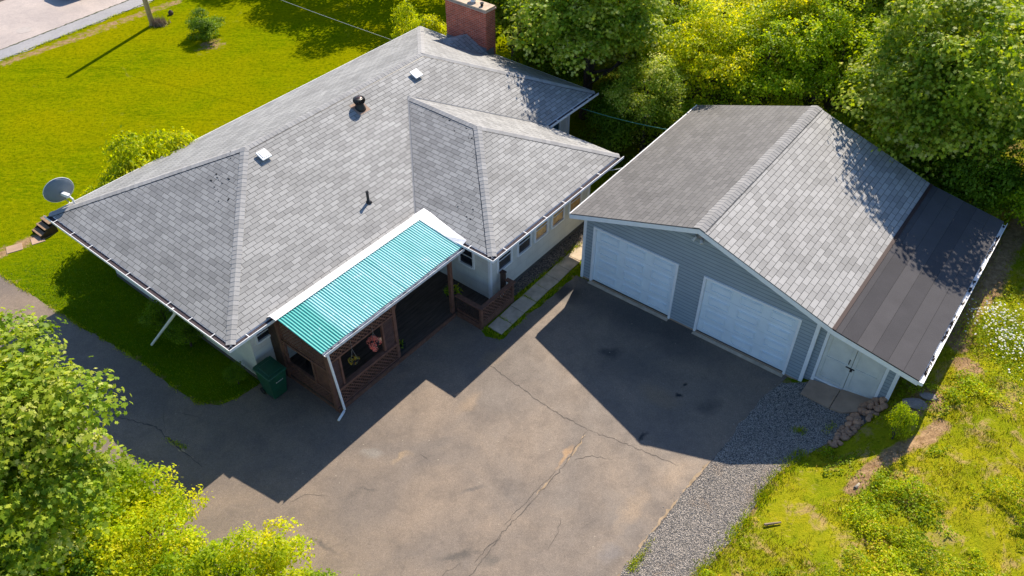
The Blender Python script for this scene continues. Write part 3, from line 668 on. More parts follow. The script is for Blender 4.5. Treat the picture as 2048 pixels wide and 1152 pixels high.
def window(parent, c, out, w, z0, z1, glass, name='window', fr=.06, label=None, mat=None):
    """c: centre (s,t) on the wall; out: outward dir"""
    c = Vector(c); o = Vector(out); d = Vector((-o.y, o.x)); mat = mat or M['white']; m = MB()
    def bx(mm, u0, u1, zz0, zz1, o0, o1):
        P = [c+d*u0+o*o0, c+d*u1+o*o0, c+d*u1+o*o1, c+d*u0+o*o1]; mm.boxv([(x.x, x.y, zz0) for x in P]+[(x.x, x.y, zz1) for x in P])
    bx(m, -w/2-fr, -w/2, z0-fr, z1+fr, .004, .05); bx(m, w/2, w/2+fr, z0-fr, z1+fr, .004, .05); bx(m, -w/2, w/2, z1, z1+fr, .004, .048); bx(m, -w/2, w/2, z0-fr, z0, .004, .065)
    f = m.build(name, mat, parent)
    g = MB(); bx(g, -w/2, w/2, z0, z1, .006, .012); g.build('pane', glass, f)
    s_ = MB(); bx(s_, -w/2, w/2, (z0+z1)/2-.012, (z0+z1)/2+.012, .013, .03); s_.build('glazing_bar', mat, f)
    if label: f['label'] = label
    return f
for i, s_ in enumerate((8.22, 9.2, 10.08, 10.98, 11.95)):
    window(house, (s_, -2.17), (0, -1), 0.60, 1.08, 1.78, M['glass_dark'] if i < 2 else M['glass_amber'])
window(house, (7.55, -1.24), (-1, 0), .52, 1.12, 1.80, M['glass_dark'])
window(house, (1.42, .81), (0, -1), .42, 1.5, 1.9, M['glass_dark'])
window(house, (4.2, .81), (0, -1), .9, 1.0, 1.9, M['glass_dark'])
window(house, (14.6, .81), (0, -1), 1.0, .9, 2.0, M['glass_blue'])
window(house, (1.0, 6.2), (-1, 0), .9, 1.2, 2.0, M['glass_dark'])
ct = MB().box(15.58, 15.68, .72, .82, 0, TOPW); ct.build('corner_trim', M['white'], house)
ct = MB().box(12.70, 12.79, -2.21, -2.12, 0, TOPW); ct.build('corner_trim', M['white'], house)
ct = MB().box(7.51, 7.60, -2.21, -2.12, 0, TOPW); ct.build('corner_trim', M['white'], house)
# door under the porch
dm = MB().box(5.2, 6.1, .74, .805, .15, 2.1); dr = dm.build('door', M['white'], house); MB().lathe((5.3, .73, 1.1), [(.03, 0), (.03, .04), (.001, .05)], 10, (0, -1, 0)).build('handle', M['grey_metal'], dr)
# downspout at the left eave
ds = MB(); ds.tube([(.03, 2.45, EZ-.05), (.05, 2.47, 2.45), (.02, 2.62, 2.26), (-.02, 2.85, 1.98)], .040, 8); ds.tube([(-.02, 2.85, 1.98), (-.12, 4.5, .06)], .038, 8)
ds.build('downspout', M['white'], house)

# chimney
ch = MB().box(15.87, 16.42, 4.87, 6.90, 0, 4.52)
cho = ch.build('chimney', M['brick'], house)
cc = MB().box(15.83, 16.46, 4.83, 6.94, 4.52, 4.57); cc.build('drip_edge', plain('pale mortar', (.42, .30, .24), .9), cho)
c2 = MB().box(15.86, 16.43, 4.86, 6.91, 4.57, 4.64); c2.build('chimney_cap', plain('sandy cement', (.52, .40, .29), .9, nvar=.2), cho)
MB().lathe((16.2, 5.75, 4.64), [(.10, 0), (.10, .14), (.17, .16), (.15, .22), (.05, .27), (.001, .28)], 20).build('flue_cover', M['white'], cho)
MB().lathe((16.08, 5.22, 4.64), [(.055, 0), (.055, .1), (.075, .1), (.075, .13), (.03, .13), (.03, .02)], 16).build('flue_pipe', M['black'], cho)
ck_ = MB(); zb = lambda s_: EZ+k*(sR-s_)+.006
apex = (15.86, 5.85, zb(15.86)+.52); f0 = (15.87, 4.75, zb(15.87)); f1 = (15.87, 6.98, zb(15.87)); tip = (14.75, 5.9, zb(14.75)); mid0 = (15.2, 5.1, zb(15.2)); mid1 = (15.2, 6.7, zb(15.2))
ck_.face([f0, apex, tip, mid0], [(0, 0), (1, 0), (1, 1), (0, .6)]); ck_.face([apex, f1, mid1, tip], [(0, 0), (1, 0), (1, .6), (0, 1)])
ck_.build('chimney_saddle', M['shingle'], cho)
fl = MB().box(15.84, 15.868, 4.86, 6.91, 2.85, 3.12); fl.box(15.86, 16.3, 4.845, 4.868, 2.7, 3.02); fl.build('flashing', plain('lead flashing', (.2, .21, .24), .5, .3), cho)

# roof fittings
def zF(t): return EZ+k*(t-tF)
nrm = Vector((0, -k, 1)).normalized()
def roof_vent(s_, t_):
    q = Vector((s_, t_, zF(t_))); u = Vector((1, 0, 0)); v = Vector((0, 1, k)).normalized(); m = MB()
    def lvl(h, r): return [q+nrm*h+u*a*r+v*b*r for a, b in ((-1, -1), (1, -1), (1, 1), (-1, 1))]
    m.boxv(lvl(0, .12)+lvl(.07, .12)); b = m.build('vent_box', plain('grey vent throat', (.5, .5, .5), .6), roof_o)  # mid grey box below the white hood
    m2 = MB(); m2.boxv(lvl(.07, .17)+lvl(.11, .165)); m2.boxv(lvl(.112, .12)+lvl(.125, .11)); m2.build('vent_hood', M['white'], b, bevel=.012)
roof_vent(4.72, 3.98); roof_vent(11.05, 3.90)
q = (8.45, 3.86); z0 = zF(q[1])
tb = MB().lathe((q[0], q[1], z0-.05), [(.19, 0), (.165, .08), (.135, .16), (.13, .22), (.13, .24)], 20); tbo = tb.build('turbine_vent', M['black'], roof_o, True)
fl2 = MB(); u = Vector((1, 0, 0)); v = Vector((0, 1, k)).normalized(); Q = Vector((q[0], q[1], z0)); fl2.face([Q+nrm*.005-u*.24-v*.24, Q+nrm*.005+u*.24-v*.24, Q+nrm*.005+u*.24+v*.24, Q+nrm*.005-u*.24+v*.24]); fl2.build('vent_flange', plain('rust stained flange', (.33, .22, .16), .8, nvar=.3), tbo)
th = MB(); 
prof = [(.12, .22), (.17, .24), (.195, .30), (.195, .35), (.165, .40), (.10, .42)]
for i in range(22):
    a = 2*math.pi*i/22
    for j in range(len(prof)-1):
        (r0_, h0), (r1_, h1) = prof[j], prof[j+1]; tw0 = a+h0*2; tw1 = a+h1*2; dd = .2
        P = [(r0_, tw0, h0), (r0_*.90, tw0+dd, h0), (r1_*.90, tw1+dd, h1), (r1_, tw1, h1)]
        th.face([(q[0]+r*math.cos(b), q[1]+r*math.sin(b), z0-.05+h) for r, b, h in P])
th.build('turbine_fin', M['black'], tbo)
MB().lathe((q[0], q[1], z0-.05), [(.11, .23), (.15, .30), (.15, .36), (.11, .41), (.08, .43), (.001, .435)], 20).build('turbine_core', plain('glossy brown cap', (.10, .06, .05), .22, .5), tbo, True)
q = (6.1, 1.25); MB().lathe((q[0], q[1], zF(q[1])-.03), [(.11, .01), (.06, .06), (.042, .07), (.042, .36), (.05, .37), (.05, .40), (.028, .40), (.028, .2)], 14).build('vent_pipe', M['black'], roof_o, True)

# ================================================================== PORCH
porch = empty('porch', (HXY[0], HXY[1], 0), HTH)
tag(porch, 'brown lattice porch with a teal corrugated canopy on the front of the white house', 'porch')
dk = MB(); dk.box(1.62, 6.45, -1.70, .80, .02, .15); dk.box(6.45, 7.54, -2.62, .80, .02, .149); dk.box(7.54, 8.05, -2.62, -2.18, .02, .148); dk.build('deck', M['deck'], porch)
sk = MB(); sk.box(1.60, 6.40, -1.74, -1.703, .0, .16); sk.box(6.5, 8.05, -2.70, -2.623, 0, .2); sk.box(6.44, 6.5, -2.70, -1.75, 0, .2); sk.build('skirt_board', M['brown'], porch)
def lattice(o_, u, v, w, h, sp=.095, sw=.034, mat=None, name='lattice', parent=None, th=.012):
    o_ = Vector(o_); u = Vector(u); v = Vector(v); n = u.cross(v).normalized(); m = MB()
    for sg, off in ((1, 0), (-1, .012)):
        c = -h if sg == 1 else 0; end = w if sg == 1 else w+h
        while c < end:
            # line x - sg*y = c  clipped to rect
            pts = []
            if sg == 1: y0 = max(0, -c); y1 = min(h, w-c); f = lambda y: c+y
            else: y0 = max(0, c-w); y1 = min(h, c); f = lambda y: c-y
            if y1-y0 > .02: m.bar(o_+u*f(y0)+v*y0+n*off, o_+u*f(y1)+v*y1+n*off, sw, th, up=n)
            c += sp*1.414
    return m.build(name, mat or M['brown'], parent)
def post(x, y, z0, z1, w=.1, mat=None, cap=False):
    m = MB().box(x-w/2, x+w/2, y-w/2, y+w/2, z0, z1)
    if cap: m.box(x-w*.62, x+w*.62, y-w*.62, y+w*.62, z1+.001, z1+.06)
    return m.build('post', mat or M['brown'], porch, bevel=.006)
for x, y, z1 in [(1.65, -1.62, 2.46), (4.02, -1.62, 2.46), (6.38, -1.62, 2.46), (1.65, .35, 2.6)]: post(x, y, 0, z1, .11)
# front panel: s 1.71..3.96 at t=-1.64
fr = MB()
def frb(s0, s1, z0, z1, t0=-1.68, t1=-1.60): fr.box(s0, s1, t0, t1, z0, z1)
frb(1.71, 3.96, .155, .20); frb(1.71, 3.96, .74, .82, -1.72, -1.56); frb(1.71, 3.96, 1.87, 1.93); frb(1.71, 3.96, 2.38, 2.46); frb(1.97, 2.03, .82, 1.87); frb(3.52, 3.58, .82, 1.87)
fr.build('frame', M['brown'], porch)
lattice((1.71, -1.645, .20), (1, 0, 0), (0, 0, 1), 2.25, .54, parent=porch); lattice((1.71, -1.645, 1.93), (1, 0, 0), (0, 0, 1), 2.25, .45, parent=porch)
for s0, s1 in ((1.71, 1.97), (3.58, 3.96)):
    m = MB(); z = .83
    while z < 1.85: m.bar((s0, -1.645, z), (s1, -1.645, z+.03), .022, .035, (0, -.5, 1)); z += .055
    m.build('slat_panel', M['brown'], porch)
# side panel s=1.65
fr = MB()
for t0, t1, z0, z1 in [(-1.56, .29, .02, .10), (-1.56, .29, .62, .70), (-1.56, .29, 1.50, 1.58), (-1.56, .29, 2.4, 2.48), (-1.56, -1.53, .10, 2.4), (-.98, -.90, .70, 1.50), (.22, .29, .70, 1.5)]: fr.box(1.61, 1.69, t0, t1, z0, z1)
fr.build('frame', M['brown'], porch)
lattice((1.655, .29, .10), (0, -1, 0), (0, 0, 1), 1.85, .52, parent=porch, sp=.08, sw=.03); lattice((1.655, .29, 1.58), (0, -1, 0), (0, 0, 1), 1.85, .82, parent=porch, sp=.08)
m = MB(); t_ = -1.54
while t_ < -1.0: m.box(1.64, 1.665, t_, t_+.04, .7, 1.5); t_ += .055
m.build('slat_panel', M['brown'], porch)
m = MB(); m.box(1.60, 1.70, .40, .80, .02, 2.4); m.build('end_board', M['brown_dark'], porch)
# brace at mid post
m = MB(); m.bar((4.05, -1.62, 2.0), (4.34, -1.62, 2.44), .05, .08, (0, 1, 0)); m.build('brace', M['brown'], porch)
m = MB(); m.bar((6.36, -1.62, 2.1), (6.1, -1.62, 2.44), .05, .08, (0, 1, 0)); m.build('brace', M['brown'], porch)
m = MB(); m.box(1.56, 6.46, -1.68, -1.56, 2.462, 2.56); m.build('beam', M['brown_dark'], porch)
for s_ in np.arange(1.56, 6.6, .62): MB().boxv([(s_, -1.80, 2.565), (s_+.04, -1.80, 2.565), (s_+.04, -.16, 2.73), (s_, -.16, 2.73), (s_, -1.80, 2.60), (s_+.04, -1.80, 2.60), (s_+.04, -.16, 2.80), (s_, -.16, 2.80)]).build('rafter', M['brown_dark'], porch)
# low railing round the deck extension
post(6.52, -2.66, 0, .80, .09); post(8.0, -2.66, 0, .80, .09)
post(7.93, -2.36, 0, 1.08, .13, M['brown_dark'], True)
m = MB(); m.box(6.44, 6.60, -2.60, -1.69, .80, .84); m.box(6.44, 8.07, -2.74, -2.602, .80, .841); m.box(7.93, 8.07, -2.60, -2.43, .80, .839); m.box(6.57, 7.95, -2.69, -2.64, .2, .26); m.box(6.5, 6.54, -2.61, -1.69, .2, .26); m.build('handrail', M['brown'], porch)
lattice((6.57, -2.665, .26), (1, 0, 0), (0, 0, 1), 1.39, .54, parent=porch); lattice((6.52, -2.6, .26), (0, 1, 0), (0, 0, 1), .93, .54, parent=porch, mat=M['brown_dark'])
# canopy
cs0, cs1 = 1.38, 6.72
def canz(t): return 2.84+(t+.15)*.125
m = MB(); per = .083; ns = int((cs1-cs0)/per*8); ts = [-.16, -.6, -1.0, -1.4, -1.84]; rows = []
rr = random.Random(4); wob = [rr.uniform(-1, 1) for _ in range(60)]
b0 = 0
for j, t_ in enumerate(ts):
    for i in range(ns+1):
        s_ = cs0+(cs1-cs0)*i/ns; pn = int((s_-cs0)/.61); w_ = wob[pn % 60]*.006+.006*math.sin(s_*2.1+t_*3)
        m.v.append((s_, t_+.006*math.sin(s_*3.7), canz(t_)+.014*math.sin(2*math.pi*(s_-cs0)/per)+w_+(.004 if pn % 2 else 0)))
for j in range(len(ts)-1):
    for i in range(ns):
        a = j*(ns+1)+i; m.f.append((a+ns+1, a+ns+2, a+1, a)); s0 = cs0+(cs1-cs0)*i/ns-cs0; s1 = cs0+(cs1-cs0)*(i+1)/ns-cs0
        m.uv.append([(s0, -ts[j+1]), (s1, -ts[j+1]), (s1, -ts[j]), (s0, -ts[j])]); m.r.append(.5)
can = m.build('canopy_sheet', M['canopy'], porch, True)
m = MB()  # white flashing: along the top and down the right side
n = 24
for i in range(n):
    s0 = cs0-.06+(w1-cs0-.02)*i/n; s1 = cs0-.06+(w1-cs0-.02)*(i+1)/n
    m.face([(s0, -.23, canz(-.23)+.03), (s1, -.23, canz(-.23)+.03), (s1, .0, 2.865), (s0, .0, 2.865)]); m.face([(s0, .0, 2.865), (s1, .0, 2.865), (s1, .18, EZ+k*.04+.01), (s0, .18, EZ+k*.04+.01)])
m.build('flashing', plain('white enamel flashing', (.80, .80, .80), .4, nvar=.08, nscale=3), can)
m = MB(); ed = [(.06, .30), (-.27, .27), (-.7, .2), (-1.2, .13), (-1.84, .05)]; si = 6.69
for i in range(len(ed)-1):
    (ta, wa), (tb_, wb_) = ed[i], ed[i+1]; zo = lambda w: EZ+k*w+.024
    m.face([(si, ta, canz(min(ta, -.1))+.03), (si, tb_, canz(tb_)+.03), (w1+wb_, tb_, zo(wb_)), (w1+wa, ta, zo(wa))])
m.build('side_flashing', M['foil'], can)
m = MB(); zc = canz(-1.84)-.02
m.box(1.42, 6.72, -1.93, -1.83, zc-.07, zc-.064); m.box(1.42, 6.72, -1.942, -1.931, zc-.07, zc+.02); m.box(1.42, 6.72, -1.829, -1.823, zc-.07, zc-.01); go = m.build('canopy_gutter', M['dirty_white'], porch)
m = MB(); rr = random.Random(11)
for i in range(60):
    x = rr.uniform(1.5, 6.65); r = rr.uniform(.01, .03); m.lathe((x, -1.88+rr.uniform(-.02, .02), zc-.062), [(r, 0), (r*.8, r), (.001, r*1.3)], 6)
tag(m.build('litter', M['litter'], go), kind='stuff')
m = MB(); m.tube([(1.52, -1.88, zc-.06), (1.53, -1.88, 2.42), (1.73, -1.80, .16), (1.72, -1.82, .10)], .036, 8); m.tube([(1.69, -1.83, .09), (1.38, -1.92, .045)], .036, 8); m.build('downspout', M['white'], porch, True)

# things in and by the porch
def hanging_basket(s_, t_, z, r, mat, label):
    x, y = H2W(s_, t_); o = empty('hanging_basket', (x, y, z)); tag(o, label, 'hanging basket')
    MB().lathe((0, 0, -.16), [(.05, 0), (.11, .05), (.13, .14), (.13, .15), (.11, .15)], 14).build('pot', M['planter'], o)
    n = 1500 if r > .2 else 500; d = rng.normal(size=(n, 3)); d /= np.linalg.norm(d, axis=1)[:, None]; cl = rng.normal(size=(24, 3)); cl /= np.linalg.norm(cl, axis=1)[:, None]; cl[:, 2] *= .8
    c = cl[rng.integers(0, 24, n)]*r*.7+d*r*.28; c[:, 2] -= r*.15
    leaf_cards(c, d, r*.12, 'flowers', mat, o); d2 = rng.normal(size=(200, 3)); d2 /= np.linalg.norm(d2, axis=1)[:, None]; leaf_cards(d2[:60]*r*.35-[0, 0, r*.5], d2[:60], .03, 'foliage', M['leaf_dark'], o)
    m = MB()
    for a in (0, 2.1, 4.2): m.bar((.12*math.cos(a), .12*math.sin(a), -.02), (0, 0, .38), .006, .006)
    m.bar((0, 0, .38), (0, 0, max(.42, 2.24-z)), .006, .006); m.build('hanger', M['grey_metal'], o)
def leaf_cards(C, N, size, name, mat, parent, rnd=None, shape='rhomb', jit=.5, world=False):
    n = len(C); N = N+rng.normal(size=(n, 3))*jit; N /= np.linalg.norm(N, axis=1)[:, None]
    A = np.cross(N, rng.normal(size=(n, 3))); A /= np.linalg.norm(A, axis=1)[:, None]+1e-9; B = np.cross(N, A)
    sz = size*rng.uniform(.7, 1.25, n)
    if shape == 'rhomb': T = np.array([(-.5, 0, -.06), (0, -.33, .05), (.55, 0, -.1), (0, .33, .05)])
    elif shape == 'long': T = np.array([(-.5, 0, 0), (0, -.16, .04), (.6, 0, -.12), (0, .16, .04)])
    elif shape == 'pair': T = np.array([(-.5, -.1, 0), (-.05, -.42, .02), (.15, -.2, .03), (.55, 0, -.08), (.15, .2, .03), (-.05, .42, .02), (-.5, .1, 0)])
    else: T = np.array([(-.45, 0, .0), (-.30, -.42, -.07), (-.02, -.22, .02), (.12, -.52, -.10), (.24, -.16, .03), (.60, 0, -.12), (.24, .16, .03), (.12, .52, -.10), (-.02, .22, .02), (-.30, .42, -.07)])
    V = C[:, None]+sz[:, None, None]*(T[None, :, 0:1]*A[:, None]+T[None, :, 1:2]*B[:, None]+T[None, :, 2:3]*N[:, None])
    return fast_mesh(name, V, len(T), mat, parent, rnd)
hanging_basket(3.14, -1.76, 1.56, .25, M['petal_coral'], 'hanging basket of coral flowers in the lattice opening of the porch')
hanging_basket(2.40, -1.72, 1.50, .165, M['petal_yellow'], 'small hanging basket of yellow and red flowers beside the coral basket')
def potted(s_, t_, z, label, mat, h=.22, n=60, w=.15, square=False, cat='potted plant'):
    x, y = H2W(s_, t_); o = empty('potted_plant', (x, y, z), HTH); tag(o, label, cat)
    if square: MB().boxv([(-w*.8, -w*.8, 0), (w*.8, -w*.8, 0), (w*.8, w*.8, 0), (-w*.8, w*.8, 0), (-w, -w, w*1.7), (w, -w, w*1.7), (w, w, w*1.7), (-w, w, w*1.7)]).build('pot', M['planter'], o)
    else: MB().lathe((0, 0, 0), [(w*.6, 0), (w*.8, w*1.1), (w*.85, w*1.15), (w*.7, w*1.15)], 14).build('pot', M['planter'], o)
    a = rng.uniform(0, 6.28, n); r = rng.uniform(0, w*1.2, n); C = np.stack([r*np.cos(a), r*np.sin(a), w*1.3+rng.uniform(0, h, n)], -1); N = np.stack([np.cos(a), np.sin(a), .9+0*a], -1)
    leaf_cards(C, N, .13, 'foliage', mat, o, shape='long')
potted(4.25, -1.45, .15, 'square dark planter with pale spiky plant at the foot of the middle porch post', M['leaf_mid'], .15, 22, .14, True)
potted(6.72, -1.55, .5, 'potted plant with long pale leaves on the railing beside the right porch post', M['leaf_mid'], .3, 34, .12)
potted(6.62, -1.25, .45, 'bushy green potted plant behind the pale leaved one at the deck railing', M['leaf_dark'], .22, 60, .12)
potted(7.75, -2.42, .15, 'potted plant with white flowers in the deck corner by the capped post', M['petal_white'], .15, 16, .09)
# barbecue under the canopy
x, y = H2W(2.35, -.25); bq = empty('barbecue', (x, y, .15), HTH); tag(bq, 'covered dark blue barbecue grill behind the side opening of the porch', 'barbecue')
m = MB().box(-.28, .28, -.45, .45, .55, .8); m.build('firebox', M['black'], bq, bevel=.03)
m = MB(); n = 10
for i in range(n):
    a, b = math.pi*i/n, math.pi*(i+1)/n; m.face([(-.27*math.cos(a), -.42, .81+.22*math.sin(a)), (-.27*math.cos(a), .42, .81+.22*math.sin(a)), (-.27*math.cos(b), .42, .81+.22*math.sin(b)), (-.27*math.cos(b), -.42, .81+.22*math.sin(b))])
for yy in (-.42, .42): m.face([(-.27*math.cos(math.pi*i/n), yy, .81+.22*math.sin(math.pi*i/n)) for i in range(n+1)])
m.build('lid', M['hood'], bq)
for sx in (-.22, .22):
    for sy in (-.38, .38): MB().box(sx-.025, sx+.025, sy-.025, sy+.025, 0, .55).build('leg', M['black'], bq)
MB().tube([(-.31, -.25, .9), (-.31, .25, .9)], .015, 6).build('handle', M['grey_metal'], bq)

# green wheelie bin
x, y = H2W(1.05, .12); bn = empty('wheelie_bin', (-6.62, 15.12, .012), HTH); tag(bn, 'green wheelie bin with closed lid standing on the driveway against the white house wall', 'bin')
m = MB(); b_ = [(-.22, -.25), (.22, -.25), (.22, .22), (-.22, .22)]; t_ = [(-.29, -.34), (.29, -.34), (.29, .30), (-.29, .30)]
m.boxv([(x, y, .04) for x, y in b_]+[(x, y, .95) for x, y in t_]); body = m.build('body', M['bin'], bn, bevel=.03)
m = MB(); m.boxv([(-.315, -.37, .955), (.315, -.37, .955), (.315, .33, .955), (-.315, .33, .955), (-.30, -.35, .99), (.30, -.35, .99), (.30, .32, 1.03), (-.30, .32, 1.03)]); m.boxv([(-.22, -.27, 1.0), (.22, -.27, 1.0), (.22, .22, 1.025), (-.22, .22, 1.025), (-.2, -.25, 1.02), (.2, -.25, 1.02), (.2, .2, 1.05), (-.2, .2, 1.05)]); m.build('lid', M['bin'], bn, bevel=.015)
m = MB(); m.tube([(-.25, .37, .97), (.25, .37, .97)], .016, 8); m.build('handle', M['bin'], bn)
for sx in (-.24, .24): MB().lathe((sx-.025, .24, .10), [(.10, 0), (.10, .05), (.04, .055)], 16, (1, 0, 0)).build('wheel', M['tyre'], bn)
m = MB()
for i, (w, h) in enumerate([(.03, .045), (.02, .03), (.028, .03), (.02, .04), (.03, .03), (.022, .03), (.03, .03)]):
    x0 = -.09+i*.034; yf = -.25-.09*(.66-.04)/.91-.006; m.boxv([(x0, yf, .655), (x0+w*.8, yf, .655), (x0+w*.8, yf+.003, .655), (x0, yf+.003, .655), (x0, yf-.1*h, .655+h), (x0+w*.8, yf-.1*h, .655+h), (x0+w*.8, yf+.003-.1*h, .655+h), (x0, yf+.003-.1*h, .655+h)])
m.build('lettering', M['bin_mark'], body)

# satellite dish
x, y = H2W(.80, 8.45); sdh = empty('satellite_dish', (x, y, 2.82)); tag(sdh, 'round grey satellite dish on a bracket at the left corner of the house roof', 'satellite dish')
ax = Vector((-.68, .70, .18)).normalized(); cD = Vector((-.30, .05, .42)); m = MB(); prof = []
for i in range(9):
    r = .44*i/8; prof.append((max(r, .002), .14*(r/.44)**2))
for i in range(8, -1, -1):
    r = .435*i/8; prof.append((max(r, .001), .14*(r/.44)**2+.012))
m.lathe(cD, prof, 40, ax); m.build('reflector', M['dish'], sdh, True)
m = MB(); rim = [cD+ax*.145+(ax.orthogonal().normalized()*math.cos(a)+ax.cross(ax.orthogonal().normalized())*math.sin(a))*.44 for a in np.linspace(0, 2*math.pi, 41)]; m.tube(rim, .009, 6); m.build('rim', M['white'], sdh)
m = MB().tube([(0, 0, -.15), (0, 0, .22), (-.10, .02, .34)], .028, 8); m.build('mast', M['white'], sdh)
m = MB().bar((-.06, .0, .33), cD+Vector((.02, 0, -.02)), .12, .10); m.build('bracket', M['dirty_white'], sdh, bevel=.01)
m = MB().bar((0, 0, .1), (.22, -.16, -.08), .02, .02); m.bar((0, 0, .1), (.1, .2, -.22), .02, .02); m.build('strut', M['grey_metal'], sdh)
m = MB().tube([cD+Vector((.1, .05, -.42)), cD+ax*.6+Vector((0, 0, -.3)), cD+ax*.72+Vector((0, 0, -.1))], .014, 6); m.build('feed_arm', M['grey_metal'], sdh)

# wooden steps at the far left corner
x, y = (-15.85, 22.6); st = empty('wooden_steps', (x, y, 0), HTH); st.scale = (.72, .68, .8); tag(st, 'short flight of weathered brown wooden steps beside the left end of the house', 'steps')
for i in range(3):
    m = MB().box(-.32+i*.0-.28*(2-i), -.32-.28*(2-i)+.27, -.42, .42, .14+.17*i, .18+.17*i); m.build('tread', M['wood_step'], st)
    m = MB().box(-.32-.28*(2-i)+.23, -.32-.28*(2-i)+.25, -.40, .40, 0, .138+.17*i); m.build('riser', M['brown_dark'], st)
for sy in (-.42, .42): m = MB().boxv([(-.9, sy-.02, 0), (-.05, sy-.02, 0), (-.05, sy+.02, 0), (-.9, sy+.02, 0), (-.9, sy-.02, .13), (-.05, sy-.02, .47), (-.05, sy+.02, .47), (-.9, sy+.02, .13)]); m.build('stringer', M['brown_dark'], st)

# ================================================================== GARAGE
gar = empty('garage', (GXY[0], GXY[1], 0), GTH)
tag(gar, 'blue grey sided double garage with gable shingle roof and a lean-to shed on its right', 'garage')
gl, gr, gn, gd = 4.0936, 4.0478, 2.2978, 7.9922; gz, ga, gs, glz = 2.66, 4.052, 2.7234, 2.3284
FT = .42
def groof(name, s0, z0, s1, z1, mat, u0=0, flip=False, t0=0, th_=.035):
    Ls = math.hypot(s1-s0, z1-z0); m = MB(); uv = [(0, 0), (0, Ls), (gd, Ls), (gd, 0)] if not flip else [(0, Ls), (0, 0), (gd, 0), (gd, Ls)]
    P = [(s0, t0, z0), (s1, t0, z1), (s1, gd, z1), (s0, gd, z0)]; m.face(P, uv)
    Q = [(a, b, c-th_) for a, b, c in P]; m.face(Q[::-1])
    for i in range(4): j = (i+1) % 4; m.face([P[i], Q[i], Q[j], P[j]], [(0, 0)]*4)
    return m.build(name, mat, gar)
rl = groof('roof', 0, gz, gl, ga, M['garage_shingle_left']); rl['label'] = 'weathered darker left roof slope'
rr_ = groof('roof', gl, ga, gl+gr, gs, M['garage_shingle'], flip=True); rr_['label'] = 'pale shingled right roof slope'
rn_ = groof('lean_to_roof', gl+gr, gs-.004, gl+gr+gn, glz, M['felt'], flip=True)
kL = (ga-gz)/gl; kR = (ga-gs)/gr
m = MB(); ridge_caps(m, (gl, .0, ga+.004), (gl, gd, ga+.004), (-kL, 0, 1), (kR, 0, 1), .19, .145, .004); m.build('ridge_cap', M['gcap'], rr_)
m = MB(); u = Vector((1, 0, -kR)).normalized(); P = Vector((gl, .05, ga+.006))+u*.195; Q = Vector((gl, gd-.05, ga+.006))+u*.195; m.face([P, P+u*.025, Q+u*.025, Q]); m.build('tar_seam', M['black'], rr_)
m = MB(); m.boxv([(gl+gr-.03, -.005, gs+.004), (gl+gr+.07, -.005, gs-.012), (gl+gr+.07, gd+.005, gs-.012), (gl+gr-.03, gd+.005, gs+.004), (gl+gr-.03, -.005, gs+.02), (gl+gr+.07, -.005, gs+.004), (gl+gr+.07, gd+.005, gs+.004), (gl+gr-.03, gd+.005, gs+.02)]); m.build('edge_strip', plain('rusty brown strip', (.04, .02, .018), .7), rn_)
def rake(s0, z0, s1, z1, t, nm='rake_board', hgt=.15, th_=.03, par=gar, top=-.036):
    m = MB(); m.boxv([(s0, t, z0+top-hgt), (s1, t, z1+top-hgt), (s1, t+th_, z1+top-hgt), (s0, t+th_, z0+top-hgt), (s0, t, z0+top), (s1, t, z1+top), (s1, t+th_, z1+top), (s0, t+th_, z0+top)]); return m.build(nm, M['white'], par)
for t in (.0, gd-.03):
    rake(0.0, gz, gl, ga, t); rake(gl, ga, gl+gr, gs, t); rake(gl+gr, gs, gl+gr+gn, glz, t, par=rn_)
m = MB().box(-.022, 0, 0, gd, gz-.18, gz-.005); m.box(-.03, -.022, 0, gd, gz-.03, gz+.006); m.build('fascia', M['white'], gar)
m = MB()  # soffit under the front overhang
for s0, z0, s1, z1 in ((0, gz, gl, ga), (gl, ga, gl+gr, gs), (gl+gr, gs, gl+gr+gn, glz)): m.face([(s0, .03, z0-.18), (s0, .58 if s0 > gl+1 and s0 > gl+gr-.1 else FT, z0-.18), (s1, .58 if s0 > gl+gr-.1 else FT, z1-.18), (s1, .03, z1-.18)])
m.build('soffit', M['soffit'], gar)
# walls
xL, xR, yF, yB = .30, 7.74, FT, 7.6
zl = lambda s_: (gz+kL*s_ if s_ < gl else ga-kR*(s_-gl))-.06
D1, D2, DW, DH = .69, 4.42, 2.78, 2.15
m = MB()
def wf(pts): m.face([(s_, yF, z) for s_, z in pts], [(s_, z) for s_, z in pts])
wf([(xL, 0), (D1, 0), (D1, zl(D1)), (xL, zl(xL))]); wf([(D1, DH), (D1+DW, DH), (D1+DW, zl(D1+DW)), (D1, zl(D1))]); wf([(D1+DW, 0), (D2, 0), (D2, zl(D2)), (gl, zl(gl)), (D1+DW, zl(D1+DW))])
wf([(D2, DH), (D2+DW, DH), (D2+DW, zl(D2+DW)), (D2, zl(D2))]); wf([(D2+DW, 0), (xR, 0), (xR, zl(xR)), (D2+DW, zl(D2+DW))])
m.face([(xR, yB, 0), (xL, yB, 0), (xL, yB, zl(xL)), (gl, yB, zl(gl)), (xR, yB, zl(xR))], [(xR, 0), (xL, 0), (xL, 2.6), (gl, 4), (xR, 2.6)])
m.face([(xL, yB, 0), (xL, yF, 0), (xL, yF, zl(xL)), (xL, yB, zl(xL))], [(yB, 0), (yF, 0), (yF, 2.6), (yB, 2.6)]); m.face([(xR, yF, 0), (xR, yB, 0), (xR, yB, zl(xR)), (xR, yF, zl(xR))], [(yF, 0), (yB, 0), (yB, 2.6), (yF, 2.6)])
m.build('wall', M['siding'], gar)
for s0, s1 in ((xL-.03, xL+.06), (xR-.07, xR+.03)): MB().box(s0, s1, yF-.03, yF+.05, 0, zl(s0)-.1).build('corner_trim', M['white'], gar)
